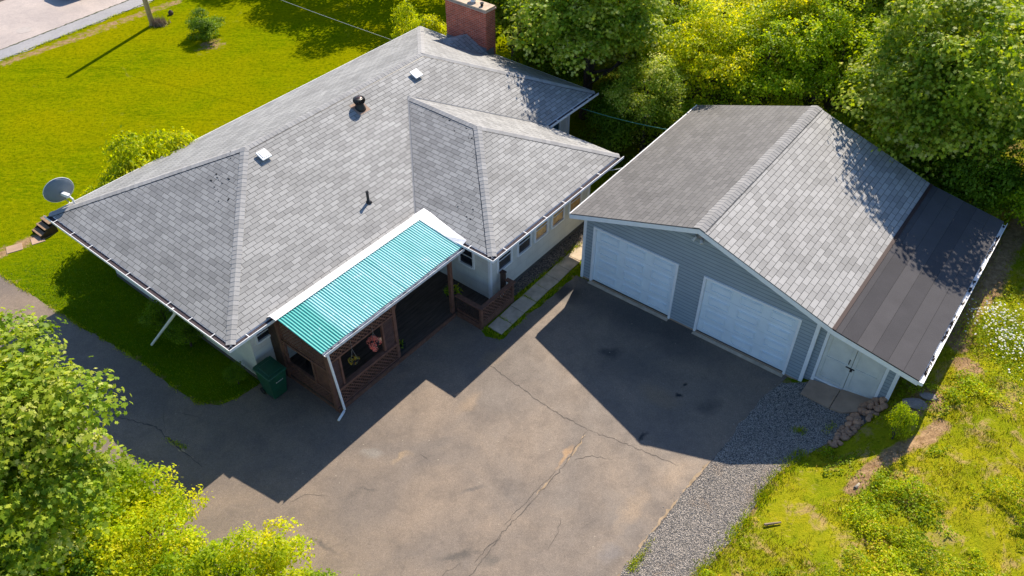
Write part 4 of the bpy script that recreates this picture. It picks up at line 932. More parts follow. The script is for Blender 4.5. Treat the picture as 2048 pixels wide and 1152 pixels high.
m = MB(); m.box(xL, xR, yF-.02, yF+.01, 0, .05); m.build('foundation', M['slabc'], gar)
def gdoor(s0, label):
    f = MB(); f.box(s0-.07, s0, yF-.035, yF+.12, 0, DH+.07); f.box(s0+DW, s0+DW+.07, yF-.035, yF+.12, 0, DH+.07); f.box(s0, s0+DW, yF-.035, yF+.12, DH, DH+.068)
    fo = f.build('door_frame', M['white'], gar)
    d = MB(); 
    for r in range(4): d.box(s0+.004, s0+DW-.004, yF+.07, yF+.11, .03+r*.53, .03+(r+1)*.53-.010)
    do = d.build('garage_door', plain('white garage door enamel', (.78, .85, .89), .4, nvar=.05, nscale=2), gar, bevel=.004); do['label'] = label
    for r in range(4):
        for c in range(3):
            w = .66; x0 = s0+.16+c*.92; z0_ = .03+r*.53+.115; z1_ = z0_+.29; e = .022
            p = MB(); yy = yF+.069
            # recessed-look raised frame
            p.box(x0, x0+w, yy-.028, yy, z0_, z0_+e); p.box(x0, x0+w, yy-.028, yy, z1_-e, z1_); p.box(x0, x0+e, yy-.028, yy, z0_+e, z1_-e); p.box(x0+w-e, x0+w, yy-.028, yy, z0_+e, z1_-e); p.box(x0+.05, x0+w-.05, yy-.018, yy, z0_+.05, z1_-.05)
            p.build('panel', do.data.materials[0], do, bevel=.004)
    MB().box(s0, s0+DW, yF+.065, yF+.115, .002, .03).build('weather_strip', M['black'], do)
    MB().box(s0-.05, s0+DW+.05, yF-.16, yF-.037, .0, .035).build('door_sill', M['concrete'], gar)
gdoor(D1, 'left white panelled garage door'); gdoor(D2, 'right white panelled garage door')
# floodlight under the apex
m = MB().box(3.87, 4.13, yF-.03, yF-.002, 3.42, 3.52); flb = m.build('floodlight', M['grey_metal'], gar)
for dx in (-.12, .12):
    MB().lathe((4.0+dx*.6, yF-.06, 3.47), [(.02, 0), (.03, .05), (.055, .14), (.055, .16), (.02, .15)], 14, (dx*3, -.6, -.5)).build('lamp_head', M['dirty_white'], flb, True)
# lean-to
lx, ly = 9.95, .56; zz = lambda s_: gs-.06-(gs-glz)/gn*(s_-(gl+gr))
m = MB()
def wf2(pts): m.face([(s_, ly, z) for s_, z in pts], [(s_, z) for s_, z in pts])
E0, E1 = 8.03, 9.62
DB, DT = .34, 2.06
wf2([(xR, 0), (E0, 0), (E0, zz(E0)), (xR, zz(xR)-.1)]); wf2([(E1, 0), (lx, 0), (lx, zz(lx)), (E1, zz(E1))]); wf2([(E0, DT), (E1, DT), (E1, zz(E1)), (E0, zz(E0))]); wf2([(E0, 0), (E1, 0), (E1, DB), (E0, DB)])
m.face([(lx, ly, 0), (lx, yB, 0), (lx, yB, zz(lx)), (lx, ly, zz(lx))], [(ly, 0), (yB, 0), (yB, 2.2), (ly, 2.2)]); m.face([(lx, yB, 0), (xR, yB, 0), (xR, yB, 2.5), (lx, yB, 2.2)], [(lx, 0), (xR, 0), (xR, 2.5), (lx, 2.2)])
lw = m.build('lean_to_wall', M['siding'], gar)
MB().box(lx-.07, lx+.03, ly-.03, ly+.04, -.1, zz(lx)-.1).build('corner_trim', M['white'], gar)
m = MB(); m.box(E0-.08, E0, ly-.03, ly+.06, .1, 2.13); m.box(E1, E1+.08, ly-.03, ly+.06, .1, 2.13); m.box(E0, E1, ly-.03, ly+.06, DT, 2.129); m.box(E0, E1, ly-.02, ly+.06, DB-.06, DB); m.build('door_frame', M['white'], gar)
cream = plain('cream door paint', (.66, .655, .60), .5, nvar=.1, nscale=3); em = (E0+E1)/2
for i, (s0, s1) in enumerate(((E0+.006, em-.006), (em+.006, E1-.006))):
    d = MB().box(s0, s1, ly+.02, ly+.05, DB+.01, DT-.01).build('shed_door', cream, gar, bevel=.003)
    f = MB(); y0, y1 = ly-.004, ly+.0195
    f.box(s0, s0+.10, y0, y1, DB+.01, DT-.01); f.box(s1-.10, s1, y0, y1, DB+.01, DT-.01); f.box(s0+.1, s1-.1, y0, y1, DB+.01, DB+.12); f.box(s0+.1, s1-.1, y0, y1, DT-.11, DT-.01); f.box(s0+.1, s1-.1, y0, y1, 1.14, 1.24); f.build('door_rail', cream, d, bevel=.003)
    if i == 0:
        MB().tube([(em-.09, ly-.005, 1.32), (em-.09, ly-.05, 1.34), (em-.09, ly-.05, 1.46), (em-.09, ly-.005, 1.48)], .012, 6).build('handle', M['black'], d)
        MB().box(em-.14, em+.10, ly-.02, ly-.0045, 1.17, 1.205).build('hasp', M['black'], d); MB().box(em-.01, em+.05, ly-.045, ly-.021, 1.10, 1.17).build('padlock', M['black'], d)
m = MB(); gx0 = gl+gr+gn; zg = glz-.02
m.box(gx0, gx0+.10, -.01, gd+.01, zg-.10, zg-.094); m.box(gx0+.10, gx0+.112, -.01, gd+.01, zg-.10, zg+.012); m.box(gx0-.004, gx0+.002, -.01, gd+.01, zg-.094, zg-.0); m.box(gx0, gx0+.112, -.022, -.0105, zg-.1, zg+.008); gg = m.build('gutter', M['white'], gar)
m = MB(); rr = random.Random(2)
for i in range(240):
    tt = rr.uniform(.3, gd-.1); 
    if math.sin(tt*3.1)+math.sin(tt*7.3) < -.2: continue
    r = rr.uniform(.006, .018); m.lathe((gx0+.05+rr.uniform(-.03, .03), tt, zg-.093), [(r, 0), (r*.9, .05), (.001, .06)], 6)
tag(m.build('litter', M['litter'], gg), kind='stuff')
m = MB().tube([(lx+.36, gd-.2, zg-.1), (lx+.1, gd-.2, zg-.4), (lx+.06, gd-.2, .3), (lx+.3, gd-.1, .06)], .035, 8); m.build('downspout', M['white'], gar)
# concrete pad by the shed door
P1 = [G2W(*q) for q in ((7.94, -.10), (8.78, -.28), (8.78, .55), (7.94, .55))]; P2 = [G2W(*q) for q in ((8.80, -.285), (9.10, -.28), (9.55, .0), (9.62, .35), (9.62, .55), (8.80, .55))]
gz1 = lambda x, y, o: float(bank(np.array(x), np.array(y)))+o
m = MB()
for PP in (P1, P2):
    n = len(PP); m.face([(x, y, gz1(x, y, .07)) for x, y in PP])
    for i in range(n): j = (i+1) % n; m.face([(*PP[i], gz1(*PP[i], -.05)), (*PP[j], gz1(*PP[j], -.05)), (*PP[j], gz1(*PP[j], .07)), (*PP[i], gz1(*PP[i], .07))])
tag(m.build('pavement', M['slabc']), kind='structure')

# rocks beside the shed pad
def rock_mesh(seed):
    r = np.random.default_rng(seed); import bmesh
    bm = bmesh.new(); bmesh.ops.create_icosphere(bm, subdivisions=2, radius=1)
    ax_ = r.normal(size=(7, 3)); ax_ /= np.linalg.norm(ax_, axis=1)[:, None]; dd = r.uniform(.55, .95, 7)
    for v in bm.verts:
        p = np.array(v.co)
        for a, d in zip(ax_, dd):
            h = p@a
            if h > d: p = p-a*(h-d)*.9
        v.co = p*(1+.04*r.normal())
    me = bpy.data.meshes.new('rock'); bm.to_mesh(me); bm.free(); me.materials.append(M['stone']); return me
RM = [rock_mesh(i) for i in range(6)]
rk = random.Random(21); nrock = 0
for i in range(96):
    f = rk.random()**.9; ax0, ay0 = 9.92, 14.3; bx0, by0 = 8.25, 12.98; off = rk.uniform(-.5, .5)*(.55-.3*f)
    x = ax0+(bx0-ax0)*f+off*.7; y = ay0+(by0-ay0)*f-off*.7+.0; sz = rk.uniform(.065, .125)*(1.0 if f < .6 else .8)
    z = float(ground_h(np.array(x), np.array(y)))+sz*.3+max(0, (.12*(1-f))*(1-abs(off)*2.2))
    o = bpy.data.objects.new('rock', RM[i % 6]); col.objects.link(o); o.location = (x, y, z); o.scale = (sz*rk.uniform(.85, 1.2), sz*rk.uniform(.7, .95), sz*rk.uniform(.6, .85)); o.rotation_euler = (rk.uniform(-.4, .4), rk.uniform(-.4, .4), rk.uniform(0, 6.3))
    tag(o, 'brown field stone in the heap beside the shed pad', 'rock', 'brown stones heaped beside the shed pad')
for x, y, sz, lab in [(10.45, 13.75, .24, 'flat grey slab rock in the shaded grass right of the shed corner'), (10.85, 13.95, .17, 'smaller grey rock just right of the flat slab rock')]:
    me = RM[2].copy(); me.materials.clear(); me.materials.append(M['slabc'] if 0 else plain('grey slab stone', (.26, .22, .20), .9, nvar=.3)); o = bpy.data.objects.new('rock', me); col.objects.link(o); o.location = (x, y, float(ground_h(np.array(x), np.array(y)))+.05); o.scale = (sz*1.4, sz*.8, sz*.35); o.rotation_euler = (0, 0, -.3); tag(o, lab, 'rock')

# ================================================================== VEGETATION
def tree_meshes(seed, h, rx, rz, zc, nl, tw_, lv, size, shape, spread=.5, trunk_r=.14, flat=.75, droop=.0, lobe_r=(.28, .46)):
    """crown leaf mesh and a trunk with limbs. returns (crown arrays, trunk MB)"""
    r = np.random.default_rng(seed); C = []; N = []; RN = []; tips = []
    for i in range(nl):
        d = r.normal(size=3); d /= np.linalg.norm(d); d[2] = abs(d[2])*.9-.28 if r.random() < .8 else d[2]
        d /= np.linalg.norm(d); rad = r.uniform(.45, .95)
        c = np.array([d[0]*rx*rad, d[1]*rx*rad, zc+d[2]*rz*rad]); lr = rx*r.uniform(*lobe_r); tips.append(c); lobe_t = r.uniform(-.14, .14)
        nt = int(tw_*(lr/(rx*.37))**2)
        e = r.normal(size=(nt, 3)); e /= np.linalg.norm(e, axis=1)[:, None]; e[:, 2] = np.where(r.random(nt) < .7, np.abs(e[:, 2]), e[:, 2])
        rr_2 = r.uniform(.55, 1.08, nt)**.6; tc = c+e*lr*rr_2[:, None]*np.array([1, 1, flat])
        for j in range(nt):
            n_ = lv; q = r.normal(size=(n_, 3))*np.array([1, 1, .45])*size*1.15
            C.append(tc[j]+q-[0, 0, droop*size]); nn = e[j]*.55+np.array([0, 0, .75])+q/size*.25; N.append(nn); RN.append(np.clip(r.uniform(.05, .85)*.55+r.uniform(0, .35, n_)+.06+lobe_t, 0, 1))
    C = np.concatenate(C); N = np.concatenate(N); RN = np.concatenate(RN)
    t = MB(); t.tube([(0, 0, -.1), (.04*h/5, 0, zc*.35), (-.03*h/5, .05, zc*.8), (0, 0, zc+rz*.5)], [trunk_r*1.35, trunk_r, trunk_r*.7, trunk_r*.2], 8)
    rr2 = random.Random(seed)
    for c in tips[::max(1, len(tips)//16)]:
        z0 = max(.2, zc*rr2.uniform(.35, .9)); p = Vector((0, 0, z0)); e = Vector(c); mid = p+(e-p)*.5+Vector((0, 0, -.12*rx)); t.tube([p, mid, e], [trunk_r*.45, trunk_r*.28, trunk_r*.08], 6)
    return C, N, RN, t, size, shape
KIND = {}
def add_kind(key, *a, **kw):
    C, N, RN, t, size, shape = tree_meshes(*a, **kw); cr = leaf_cards(C, N, size, 'crown', M['leaf_mid'], None, RN, shape, jit=.55); tk = t.build('trunk', M['bark']); KIND[key] = (cr, tk, [False])
def plant(key, name, x, y, label, cat, mat, rz=0, sc=(1, 1, 1), group=None, z=0):
    z = z or float(bank(np.array(x), np.array(y)))*.9
    cr, tk, used = KIND[key]; o = empty(name, (x, y, z), rz); tag(o, label, cat, group); o.scale = sc
    if used[0]:
        cr = cr.copy(); tk = tk.copy(); col.objects.link(cr); col.objects.link(tk)
    else: used[0] = True
    cr.parent = o; tk.parent = o; cr.name = 'crown' if name.endswith('tree') else 'foliage'; tk.name = 'trunk' if name.endswith('tree') else 'stem'
    cr.material_slots[0].link = 'OBJECT'; cr.material_slots[0].material = mat
    return o
add_kind('maple_near', 31, 6.5, 2.9, 2.9, 4.0, 74, 84, 11, .125, 'maple', trunk_r=.2)
add_kind('maple_far', 32, 8, 2.6, 3.4, 4.4, 60, 52, 11, .135, 'maple', trunk_r=.2, flat=.8)
add_kind('maple_far2', 35, 8, 2.6, 3.4, 4.2, 62, 48, 11, .125, 'maple', trunk_r=.2, flat=.8)
add_kind('bushy', 33, 5, 1.9, 2.5, 2.8, 56, 44, 11, .09, 'rhomb', trunk_r=.1, lobe_r=(.2, .4))
add_kind('bushy2', 36, 5, 1.9, 2.6, 2.7, 60, 42, 11, .095, 'rhomb', trunk_r=.1, lobe_r=(.2, .36))
add_kind('shrub', 34, 2, 1.25, .85, .95, 34, 44, 9, .085, 'rhomb', trunk_r=.05, lobe_r=(.22, .4))
add_kind('shrub_near', 37, 2, 1.5, .95, 1.0, 52, 56, 12, .066, 'pair', trunk_r=.05, lobe_r=(.2, .36))
add_kind('small_shrub', 38, 1.5, .62, .62, .72, 22, 26, 8, .06, 'rhomb', trunk_r=.04, lobe_r=(.28, .45))
# near left corner
plant('maple_near', 'maple_tree', -11.45, 9.75, 'big broad leaved maple tree at the left edge of the driveway', 'tree', M['leaf_maple'], .4, (.98, .98, .98))
for i, (x, y, s_, rz, lab) in enumerate([(-8.0, 9.75, 1.0, 0, 'yellow green shrub at the driveway edge just right of the big maple'), (-5.8, 8.75, .95, 2, 'yellow green shrub nearest the open asphalt at the bottom of the view'), (-9.2, 8.4, 1.1, 4, 'yellowing shrub in front of the big maple at the bottom left'),
                                        (-6.9, 8.35, .9, 2.6, 'dense shrub between its two yellow green neighbours at the bottom edge'), (-3.9, 8.1, .8, 1, 'low light green shrub whose tips reach the bottom edge of the driveway'), (-10.3, 8.6, 1.1, 3, 'shaded green shrub under the big maple crown'), (-9.7, 10.45, 1.0, 5, 'green shrub squeezed between the big maple and the driveway shade')]):
    plant('shrub_near', 'shrub', x, y, lab, 'shrub', (M['leaf_yellow'], M['leaf_yellow'], M['leaf_yellow'], M['leaf_mid'], M['leaf_mid'], M['leaf_dark'], M['leaf_mid'])[i], rz, (s_, s_, s_*1.1), 'shrubs along the lower left driveway edge')
# behind chimney and house
plant('shrub', 'shrub', -3.9, 34.0, 'bright yellow green shrub behind the house just left of the brick chimney', 'shrub', M['leaf_yellow'], 1, (1.0, 1.0, 1.5))
T = [('maple_far', 3.0, 29.8, M['leaf_maple'], .4, (1.0, 1.0, .95), 'large dark green maple tree behind the house right of the chimney'),
     ('maple_far2', .2, 33.6, M['leaf_dark'], 2.0, (.9, .9, .85), 'deep green tree directly behind the brick chimney'),
     ('bushy', 5.0, 27.0, M['leaf_maple'], 1.0, (.8, .8, .85), 'green bushy tree between the house corner and the garage'),
     ('bushy', 7.1, 28.6, M['leaf_yellow'], 2.2, (1.0, 1.0, 1.05), 'yellow green tree behind the left rear corner of the garage'),
     ('bushy2', 9.6, 28.4, M['leaf_mid'], .3, (1.1, 1.1, 1.1), 'fresh green tree behind the middle of the garage roof'),
     ('bushy', 12.0, 27.8, M['leaf_mid'], 4.1, (1.1, 1.1, 1.15), 'mid green tree behind the garage ridge end'),
     ('bushy2', 8.4, 31.4, M['leaf_yellow'], 5.1, (1.2, 1.2, 1.0), 'tall yellow green tree in the second row behind the garage, left'),
     ('maple_far2', 12.6, 31.2, M['leaf_maple'], 1.1, (.95, .95, .95), 'pale topped maple tree in the second row behind the garage'),
     ('maple_far', 13.9, 23.9, M['leaf_maple'], 3.3, (1.0, 1.0, 1.02), 'tall maple tree overhanging the right slope of the garage'),
     ('maple_far2', 17.4, 25.4, M['leaf_maple'], 4.6, (.95, .95, .95), 'large maple tree at the top right corner'),
     ('bushy', 15.0, 23.2, M['leaf_dark'], 3.0, (1.0, 1.0, 1.15), 'dark green tree behind the far end of the lean-to'),
     ('bushy2', 17.8, 22.2, M['leaf_mid'], .7, (1, 1, 1.2), 'green tree at the right edge beyond the lean-to roof'),
     ('maple_far', 5.3, 33.6, M['leaf_maple'], 5.2, (.85, .85, .8), 'maple tree in the second row above the gap between house and garage'),
     ('bushy', 3.9, 36.8, M['leaf_yellow'], .9, (1.1, 1.1, 1.1), 'yellow green tree at the top edge right of the chimney'),
     ('bushy2', 11.2, 35.2, M['leaf_yellow'], 2.9, (1.2, 1.2, .9), 'distant yellow green tree at the top edge above the garage'),
     ('maple_far', 17.4, 30.5, M['leaf_mid'], .2, (1, 1, 1), 'distant maple tree at the top right behind the first row'),
     ('bushy', 7.6, 35.8, M['leaf_mid'], 3.6, (1.1, 1.1, 1.0), 'distant mid green tree at the top edge behind the garage left corner'),
     ('maple_far2', 21.3, 25.5, M['leaf_mid'], 2.6, (1, 1, 1), 'tree at the far right edge'),
     ('bushy2', 6.2, 30.2, M['leaf_mid'], 1.9, (1.0, 1.0, 1.0), 'fresh green tree between the big maple and the garage left rear corner'),
     ('bushy', 10.9, 29.6, M['leaf_yellow'], 5.6, (1.15, 1.15, 1.15), 'bright yellow green tree just behind the middle of the garage roof'),
     ('bushy2', 13.8, 28.6, M['leaf_mid'], 2.2, (1.15, 1.15, 1.15), 'mid green tree behind the maple that overhangs the garage'),
     ('bushy', 9.4, 33.6, M['leaf_yellow'], 2.7, (1.2, 1.2, .95), 'yellow green tree in the third row above the garage'),
     ('bushy2', 5.6, 38.4, M['leaf_yellow'], 4.4, (1.2, 1.2, .85), 'sunlit yellow green tree at the top edge right of the big maple'),
     ('bushy', 14.6, 33.6, M['leaf_mid'], 1.4, (1.2, 1.2, 1.2), 'mid green tree at the top edge left of the top right maples'),
     ('bushy2', 19.2, 23.6, M['leaf_yellow'], 3.9, (1.0, 1.0, 1.1), 'yellow green tree on the far right edge beyond the lean-to'),
     ('maple_far2', 2.0, 37.4, M['leaf_dark'], 3.0, (.9, .9, .85), 'deep green tree at the top edge behind the big maple'),
     ]
for key, x, y, mat, rz, sc, lab in T: plant(key, 'broadleaf_tree', x, y, lab, 'tree', mat, rz, sc, 'trees behind the house and garage')
# low bushes filling the foot of the tree belt
for i, (x, y, s_, mt, lab) in enumerate([(3.8, 27.2, 1.0, 'leaf_dark', 'low dark bush at the foot of the maple beyond the house corner'), (6.3, 26.9, 1.1, 'leaf_mid', 'low green bush left of the garage rear corner'), (8.2, 26.6, 1.0, 'leaf_yellow', 'low yellow green bush against the left rear garage eave'), (10.1, 26.0, 1.1, 'leaf_yellow', 'low yellow green bush against the rear of the garage'), (11.8, 25.2, 1.1, 'leaf_mid', 'low green bush at the rear garage gable'),
                                          (13.6, 24.0, 1.2, 'leaf_dark', 'low dark bush behind the right garage slope'), (15.2, 21.9, 1.2, 'leaf_dark', 'low dark bush behind the lean-to corner'), (16.6, 20.7, 1.0, 'leaf_mid', 'low green bush right of the lean-to gutter end'), (1.6, 31.3, 1.2, 'leaf_dark', 'low dark bush right of the chimney base')]):
    plant('shrub', 'bush', x, y, lab, 'bush', M[mt], i*1.3, (s_, s_, s_*1.35), 'low bushes at the foot of the tree belt')
# trees out of view whose shade falls across the lawn
for i, (x, y, s_) in enumerate([(-5.6, 44.4, 1.0), (-2.2, 42.9, .95), (-9.0, 45.8, .9), (-12.2, 49.2, 1.0)]):
    plant('bushy', 'broadleaf_tree', x, y, ['tall unseen tree beyond the lawn shading it', 'tall unseen tree beyond the lawn above the chimney', 'tall unseen tree beyond the far lawn left of the cable', 'tall unseen tree at the far left end of the lawn belt'][i], 'tree', M['leaf_dark'], i, (s_*1.35, s_*1.35, s_*1.7), 'trees beyond the lawn')
plant('shrub', 'clipped_bush', -14.5, 37.2, 'rounded olive green bush standing alone on the far lawn', 'bush', M['leaf_dark'], .5, (.72, .72, .72), z=-.2)
for i, (s_, sc) in enumerate([(3.0, 1.15), (4.3, 1.4), (1.8, .95), (3.7, 1.25)]):
    x, y = H2W(s_, 9.45); plant('shrub', 'shrub', x, y, ['yellow green shrub against the back of the house beside the dish', 'tallest yellow green shrub against the back of the house', 'lowest yellow green shrub nearest the dish', 'middle yellow green shrub against the back of the house'][i], 'shrub', M['leaf_yellow'], i*2, (.85*sc, .85*sc, 1.28*sc), 'shrubs along the back wall of the house')
plant('small_shrub', 'shrub', 9.55, 12.75, 'small bright willow like shrub beside the heap of stones', 'shrub', M['leaf_weed'], 0, (.46, .46, 1.05), z=.74)
for i, (s_, t_, sc) in enumerate([(.55, 4.6, .9), (.6, 3.6, .8), (.55, 1.3, .5)]):
    x, y = H2W(s_, t_); plant('small_shrub', 'shrub', x, y, ['dark shrub in the shade against the left house wall', 'second dark shrub against the left wall nearer the downspout', 'small dark shrub near the front left house corner'][i], 'shrub', M['leaf_dark'], i, (sc, sc, sc), 'shrubs along the shaded left wall')

# meadow plants (uncountable)
def scatter(n, x0, x1, y0, y1, cond):
    x = rng.uniform(x0, x1, n); y = rng.uniform(y0, y1, n); k_ = cond(x, y); return x[k_], y[k_]
def gs_of(x, y): return (x-GXY[0])*math.cos(GTH)+(y-GXY[1])*math.sin(GTH), -(x-GXY[0])*math.sin(GTH)+(y-GXY[1])*math.cos(GTH)
def free(x, y):
    s_, t_ = gs_of(x, y); d = np.zeros(x.shape)
    for j, P in enumerate(DIRT): d = np.maximum(d, np.clip(1.1-dist_line(x, y, P)/(.27 if j == 0 else .5), 0, 1))
    return ~in_poly(x, y, GRAV) & ~in_poly(x, y, DRIVE) & ~((s_ > .2) & (s_ < 10.05) & (t_ > -.1) & (t_ < 7.9)) & (rng.random(x.shape) > d*.97)
def blades(name, x, y, h, w, mat, lean=.6, zb=0, rnd=None):
    n = len(x); a = rng.uniform(0, 6.28, n); hh = h*rng.uniform(.5, 1.3, n); b = a+rng.uniform(.8, 2.3, n); ln = lean*hh*rng.uniform(.2, 1.2, n); z = ground_h(x, y)+zb
    p0 = np.stack([x-np.cos(a)*w, y-np.sin(a)*w, z], -1); p1 = np.stack([x+np.cos(a)*w, y+np.sin(a)*w, z], -1); tip = np.stack([x+np.cos(b)*ln, y+np.sin(b)*ln, z+hh], -1)
    return tag(fast_mesh(name, np.stack([p0, p1, tip], 1), 3, mat, None, rnd), kind='stuff')
mead = lambda x, y: free(x, y) & (meadow_of(x, y) > .4)
x, y = scatter(190000, 2.5, 19, 6.5, 23, mead)
kk = fbm(x, y, .8, 21)+.5*fbm(x, y, 2.6, 22) > rng.uniform(-.9, .7, len(x)); x, y = x[kk], y[kk]
blades('meadow_grass', x, y, .085, .008, M['leaf_grass'], 1.0)
x, y = scatter(200000, 2.5, 16, 6.5, 18, mead)
f = fbm(x, y, .55, 31)+.55*fbm(x, y, 1.7, 32)+np.clip((10.6-y)/2.2, 0, 1)*.75-.35; kk = f > rng.uniform(.1, .9, len(x)); x, y, f = x[kk], y[kk], f[kk]
hgt = np.clip(f, 0, 1.3)*.20
C = np.stack([x, y, ground_h(x, y)+.02+hgt*rng.uniform(.3, 1, len(x))], -1); N = np.zeros_like(C); N[:, 2] = 1
w_ = leaf_cards(C, N, .06, 'weeds', M['leaf_weed'], None, np.clip(rng.uniform(0, .6, len(x))+.25*fbm(x, y, .9, 44)+.2, 0, 1), 'rhomb', .6); tag(w_, 'low leafy weeds spreading over the rough ground at the lower right', 'weeds', kind='stuff')
# bushy weed mounds at the very bottom
x, y = scatter(60000, 2.8, 13.5, 6.5, 11.2, lambda a, b: mead(a, b) & (fbm(a, b, .75, 51) > .25))
C = np.stack([x, y, ground_h(x, y)+.05+.38*np.clip(fbm(x, y, .75, 51)-.2, 0, 1)*rng.uniform(.5, 1, len(x))], -1); N = np.zeros_like(C); N[:, 2] = 1
tag(leaf_cards(C, N, .07, 'tall_weeds', M['leaf_weed'], None, None, 'long', .7), 'taller bright green weed mounds along the bottom right edge', 'weeds', kind='stuff')
# daisies
x = np.concatenate([rng.normal(13.75, .40, 230), rng.normal(13.6, .35, 110), rng.normal(13.9, .5, 70)]); y = np.concatenate([rng.normal(15.7, .40, 230), rng.normal(16.7, .3, 110), rng.normal(14.4, .6, 70)])
C = np.stack([x, y, .32+ground_h(x, y)+rng.uniform(-.1, .12, len(x))], -1); N = np.zeros_like(C); N[:, 2] = 1
tag(leaf_cards(C, N, .075, 'daisies', M['petal_white'], None, None, 'rhomb', .3), 'patch of white daisies in the rough grass right of the lean-to', 'flowers', kind='stuff')
xs_ = np.concatenate([rng.normal(13.8, .6, 9000), rng.normal(14.0, .8, 5000)]); ys_ = np.concatenate([rng.normal(16.0, .6, 9000), rng.normal(14.4, .7, 5000)])
C = np.stack([xs_, ys_, ground_h(xs_, ys_)+rng.uniform(.02, .32, len(xs_))], -1); N = np.zeros_like(C); N[:, 2] = 1; tag(leaf_cards(C, N, .06, 'daisy_leaves', M['leaf_mid'], None, None, 'long', .8), 'leafy stems below the white daisies', 'flowers', kind='stuff')
# grass on the lawns nearest the camera and along edges
hs = lambda x, y: ((x-HXY[0])*math.cos(HTH)+(y-HXY[1])*math.sin(HTH), -(x-HXY[0])*math.sin(HTH)+(y-HXY[1])*math.cos(HTH))
def lawnfree(x, y):
    s_, t_ = hs(x, y); inside = ((s_ > .98) & (s_ < 15.7) & (t_ > .8) & (t_ < 8.1)) | ((s_ > 1.5) & (s_ < 7.6) & (t_ > -1.75) & (t_ < 1)) | ((s_ > 6.4) & (s_ < 12.8) & (t_ > -2.75) & (t_ < 1)) | ((s_ > 8.1) & (s_ < 14.2) & (t_ < -2.1) & (t_ > -2.55)) | ((s_ > 6.6) & (s_ < 14) & (t_ < -2.8) & (t_ > -3.24))
    return ~in_poly(x, y, DRIVE) & ~inside & (meadow_of(x, y) < .5)
x, y = scatter(190000, -20.5, -6.8, 14.2, 26, lambda a, b: lawnfree(a, b) & ((hs(a, b)[0] < 1.1) | (hs(a, b)[1] > 8.9)) & (rng.random(a.shape) < np.clip((11.5-hs(a, b)[1])/3, 0, 1)*np.clip((6-hs(a, b)[0])/4, 0, 1))); blades('lawn_grass', x, y, .045, .007, M['leaf_lawn'], 1.0)
x, y = scatter(60000, -1, 6, 16.8, 27, lambda a, b: lawnfree(a, b) & (hs(a, b)[0] > 12.8)); blades('lawn_grass', x, y, .06, .008, M['leaf_lawn'], 1.0)
def edge_tufts(P, n, sd_, h, mat='leaf_grass', w=.009):
    P = [Vector(p) for p in P]; L = [(P[i+1]-P[i]).length for i in range(len(P)-1)]; i = rng.choice(len(L), n, p=np.array(L)/sum(L)); u = rng.random(n)
    A = np.array([tuple(p) for p in P]); q = A[i]+(A[i+1]-A[i])*u[:, None]; kk = fbm(q[:, 0], q[:, 1], 2.5, 61) > rng.uniform(-.7, .7, n); q = q[kk]+rng.normal(size=(kk.sum(), 2))*sd_
    return q[:, 0], q[:, 1]
for P, n, sd_, h in [([(-16.65, 20.16), (-13.54, 18.02), (-12.05, 17.06), (-10.46, 16.06), (-9.3, 15.1), (-8.7, 14.72), (-8.1, 14.68), (-7.6, 14.95)], 3500, .04, .06), ([H2W(8.15, -2.68), H2W(13.5, -2.72)], 2400, .05, .08), ([H2W(6.7, -3.40), H2W(8.2, -3.38), H2W(11, -3.36)], 1700, .04, .07),
                     ([(7.46, 12.77), (6.5, 12.01), (5.78, 11.01), (4.74, 9.96), (4.32, 9.56), (3.4, 8.2)], 5000, .10, .10), ([(3.3, 10.4), (2.7, 9.7)], 500, .06, .08), ([H2W(6.6, -2.8), H2W(6.5, -3.35)], 500, .04, .08), ([H2W(7.21, -2.8), H2W(7.21, -3.3)], 160, .02, .06), ([H2W(8.43, -2.8), H2W(8.43, -3.3)], 140, .02, .06), ([H2W(9.09, -2.8), H2W(9.09, -3.3)], 90, .02, .05), ([along(-8, -1.02), along(9, -1.05)], 2500, .08, .10), ([(8.2, 13.4), (8.5, 13.7)], 120, .06, .08), ([(7.5, 13.6), (7.7, 13.5)], 160, .06, .08), ([(-9.2, 13.5), (-8.6, 13.2)], 160, .04, .06)]:
    x, y = edge_tufts(P, n, sd_, h); blades('edge_grass', x, y, h, .010, M['leaf_weed'], .9, .01)
# loose gravel stones
x, y = scatter(60000, 1.0, 10, 6.5, 15.6, lambda a, b: in_poly(a, b, GRAV) & ~((lambda st: (st[0] > 7.9) & (st[0] < 9.6) & (st[1] > -.2) & (st[1] < .9))(gs_of(a, b))))
x2, y2 = scatter(1600, 1.0, 10, 6.5, 15.6, lambda a, b: dist_line(a, b, GRAV, True) < .18); kk = ~((gs_of(x2, y2)[0] > .2) & (gs_of(x2, y2)[1] > .05)); x = np.concatenate([x, x2[kk]]); y = np.concatenate([y, y2[kk]])
n = len(x); r = rng.uniform(.006, .016, n); a = rng.uniform(0, 6.28, (n, 3))
base = np.array([(1, 0, 0), (-.4, .9, .1), (-.6, -.8, 0), (.1, 0, .75)])[None]*r[:, None, None]*rng.uniform(.7, 1.3, (n, 4, 3)); ca, sa_ = np.cos(a[:, :1]), np.sin(a[:, :1]); bx_ = base[..., 0]*ca-base[..., 1]*sa_; by_ = base[..., 0]*sa_+base[..., 1]*ca
VV = np.stack([bx_+x[:, None], by_+y[:, None], base[..., 2]+.022+ground_h(x, y)[:, None]], -1)
tri = VV[:, [[0, 1, 3], [1, 2, 3], [2, 0, 3]]].reshape(-1, 3, 3)
def stone_mat():
    t = NT('loose gravel stone'); r = t.attr('rnd'); c = t.mix(t.ramp(r, 0, 1), (.17, .16, .15), (.66, .59, .52)); return t.fin(c, .85, 0, .3)
tag(fast_mesh('loose_gravel', tri, 3, stone_mat(), None, np.repeat(rng.random(n)**1.3, 3)), 'loose crushed stones over the gravel strip between driveway and meadow', 'gravel', kind='stuff')

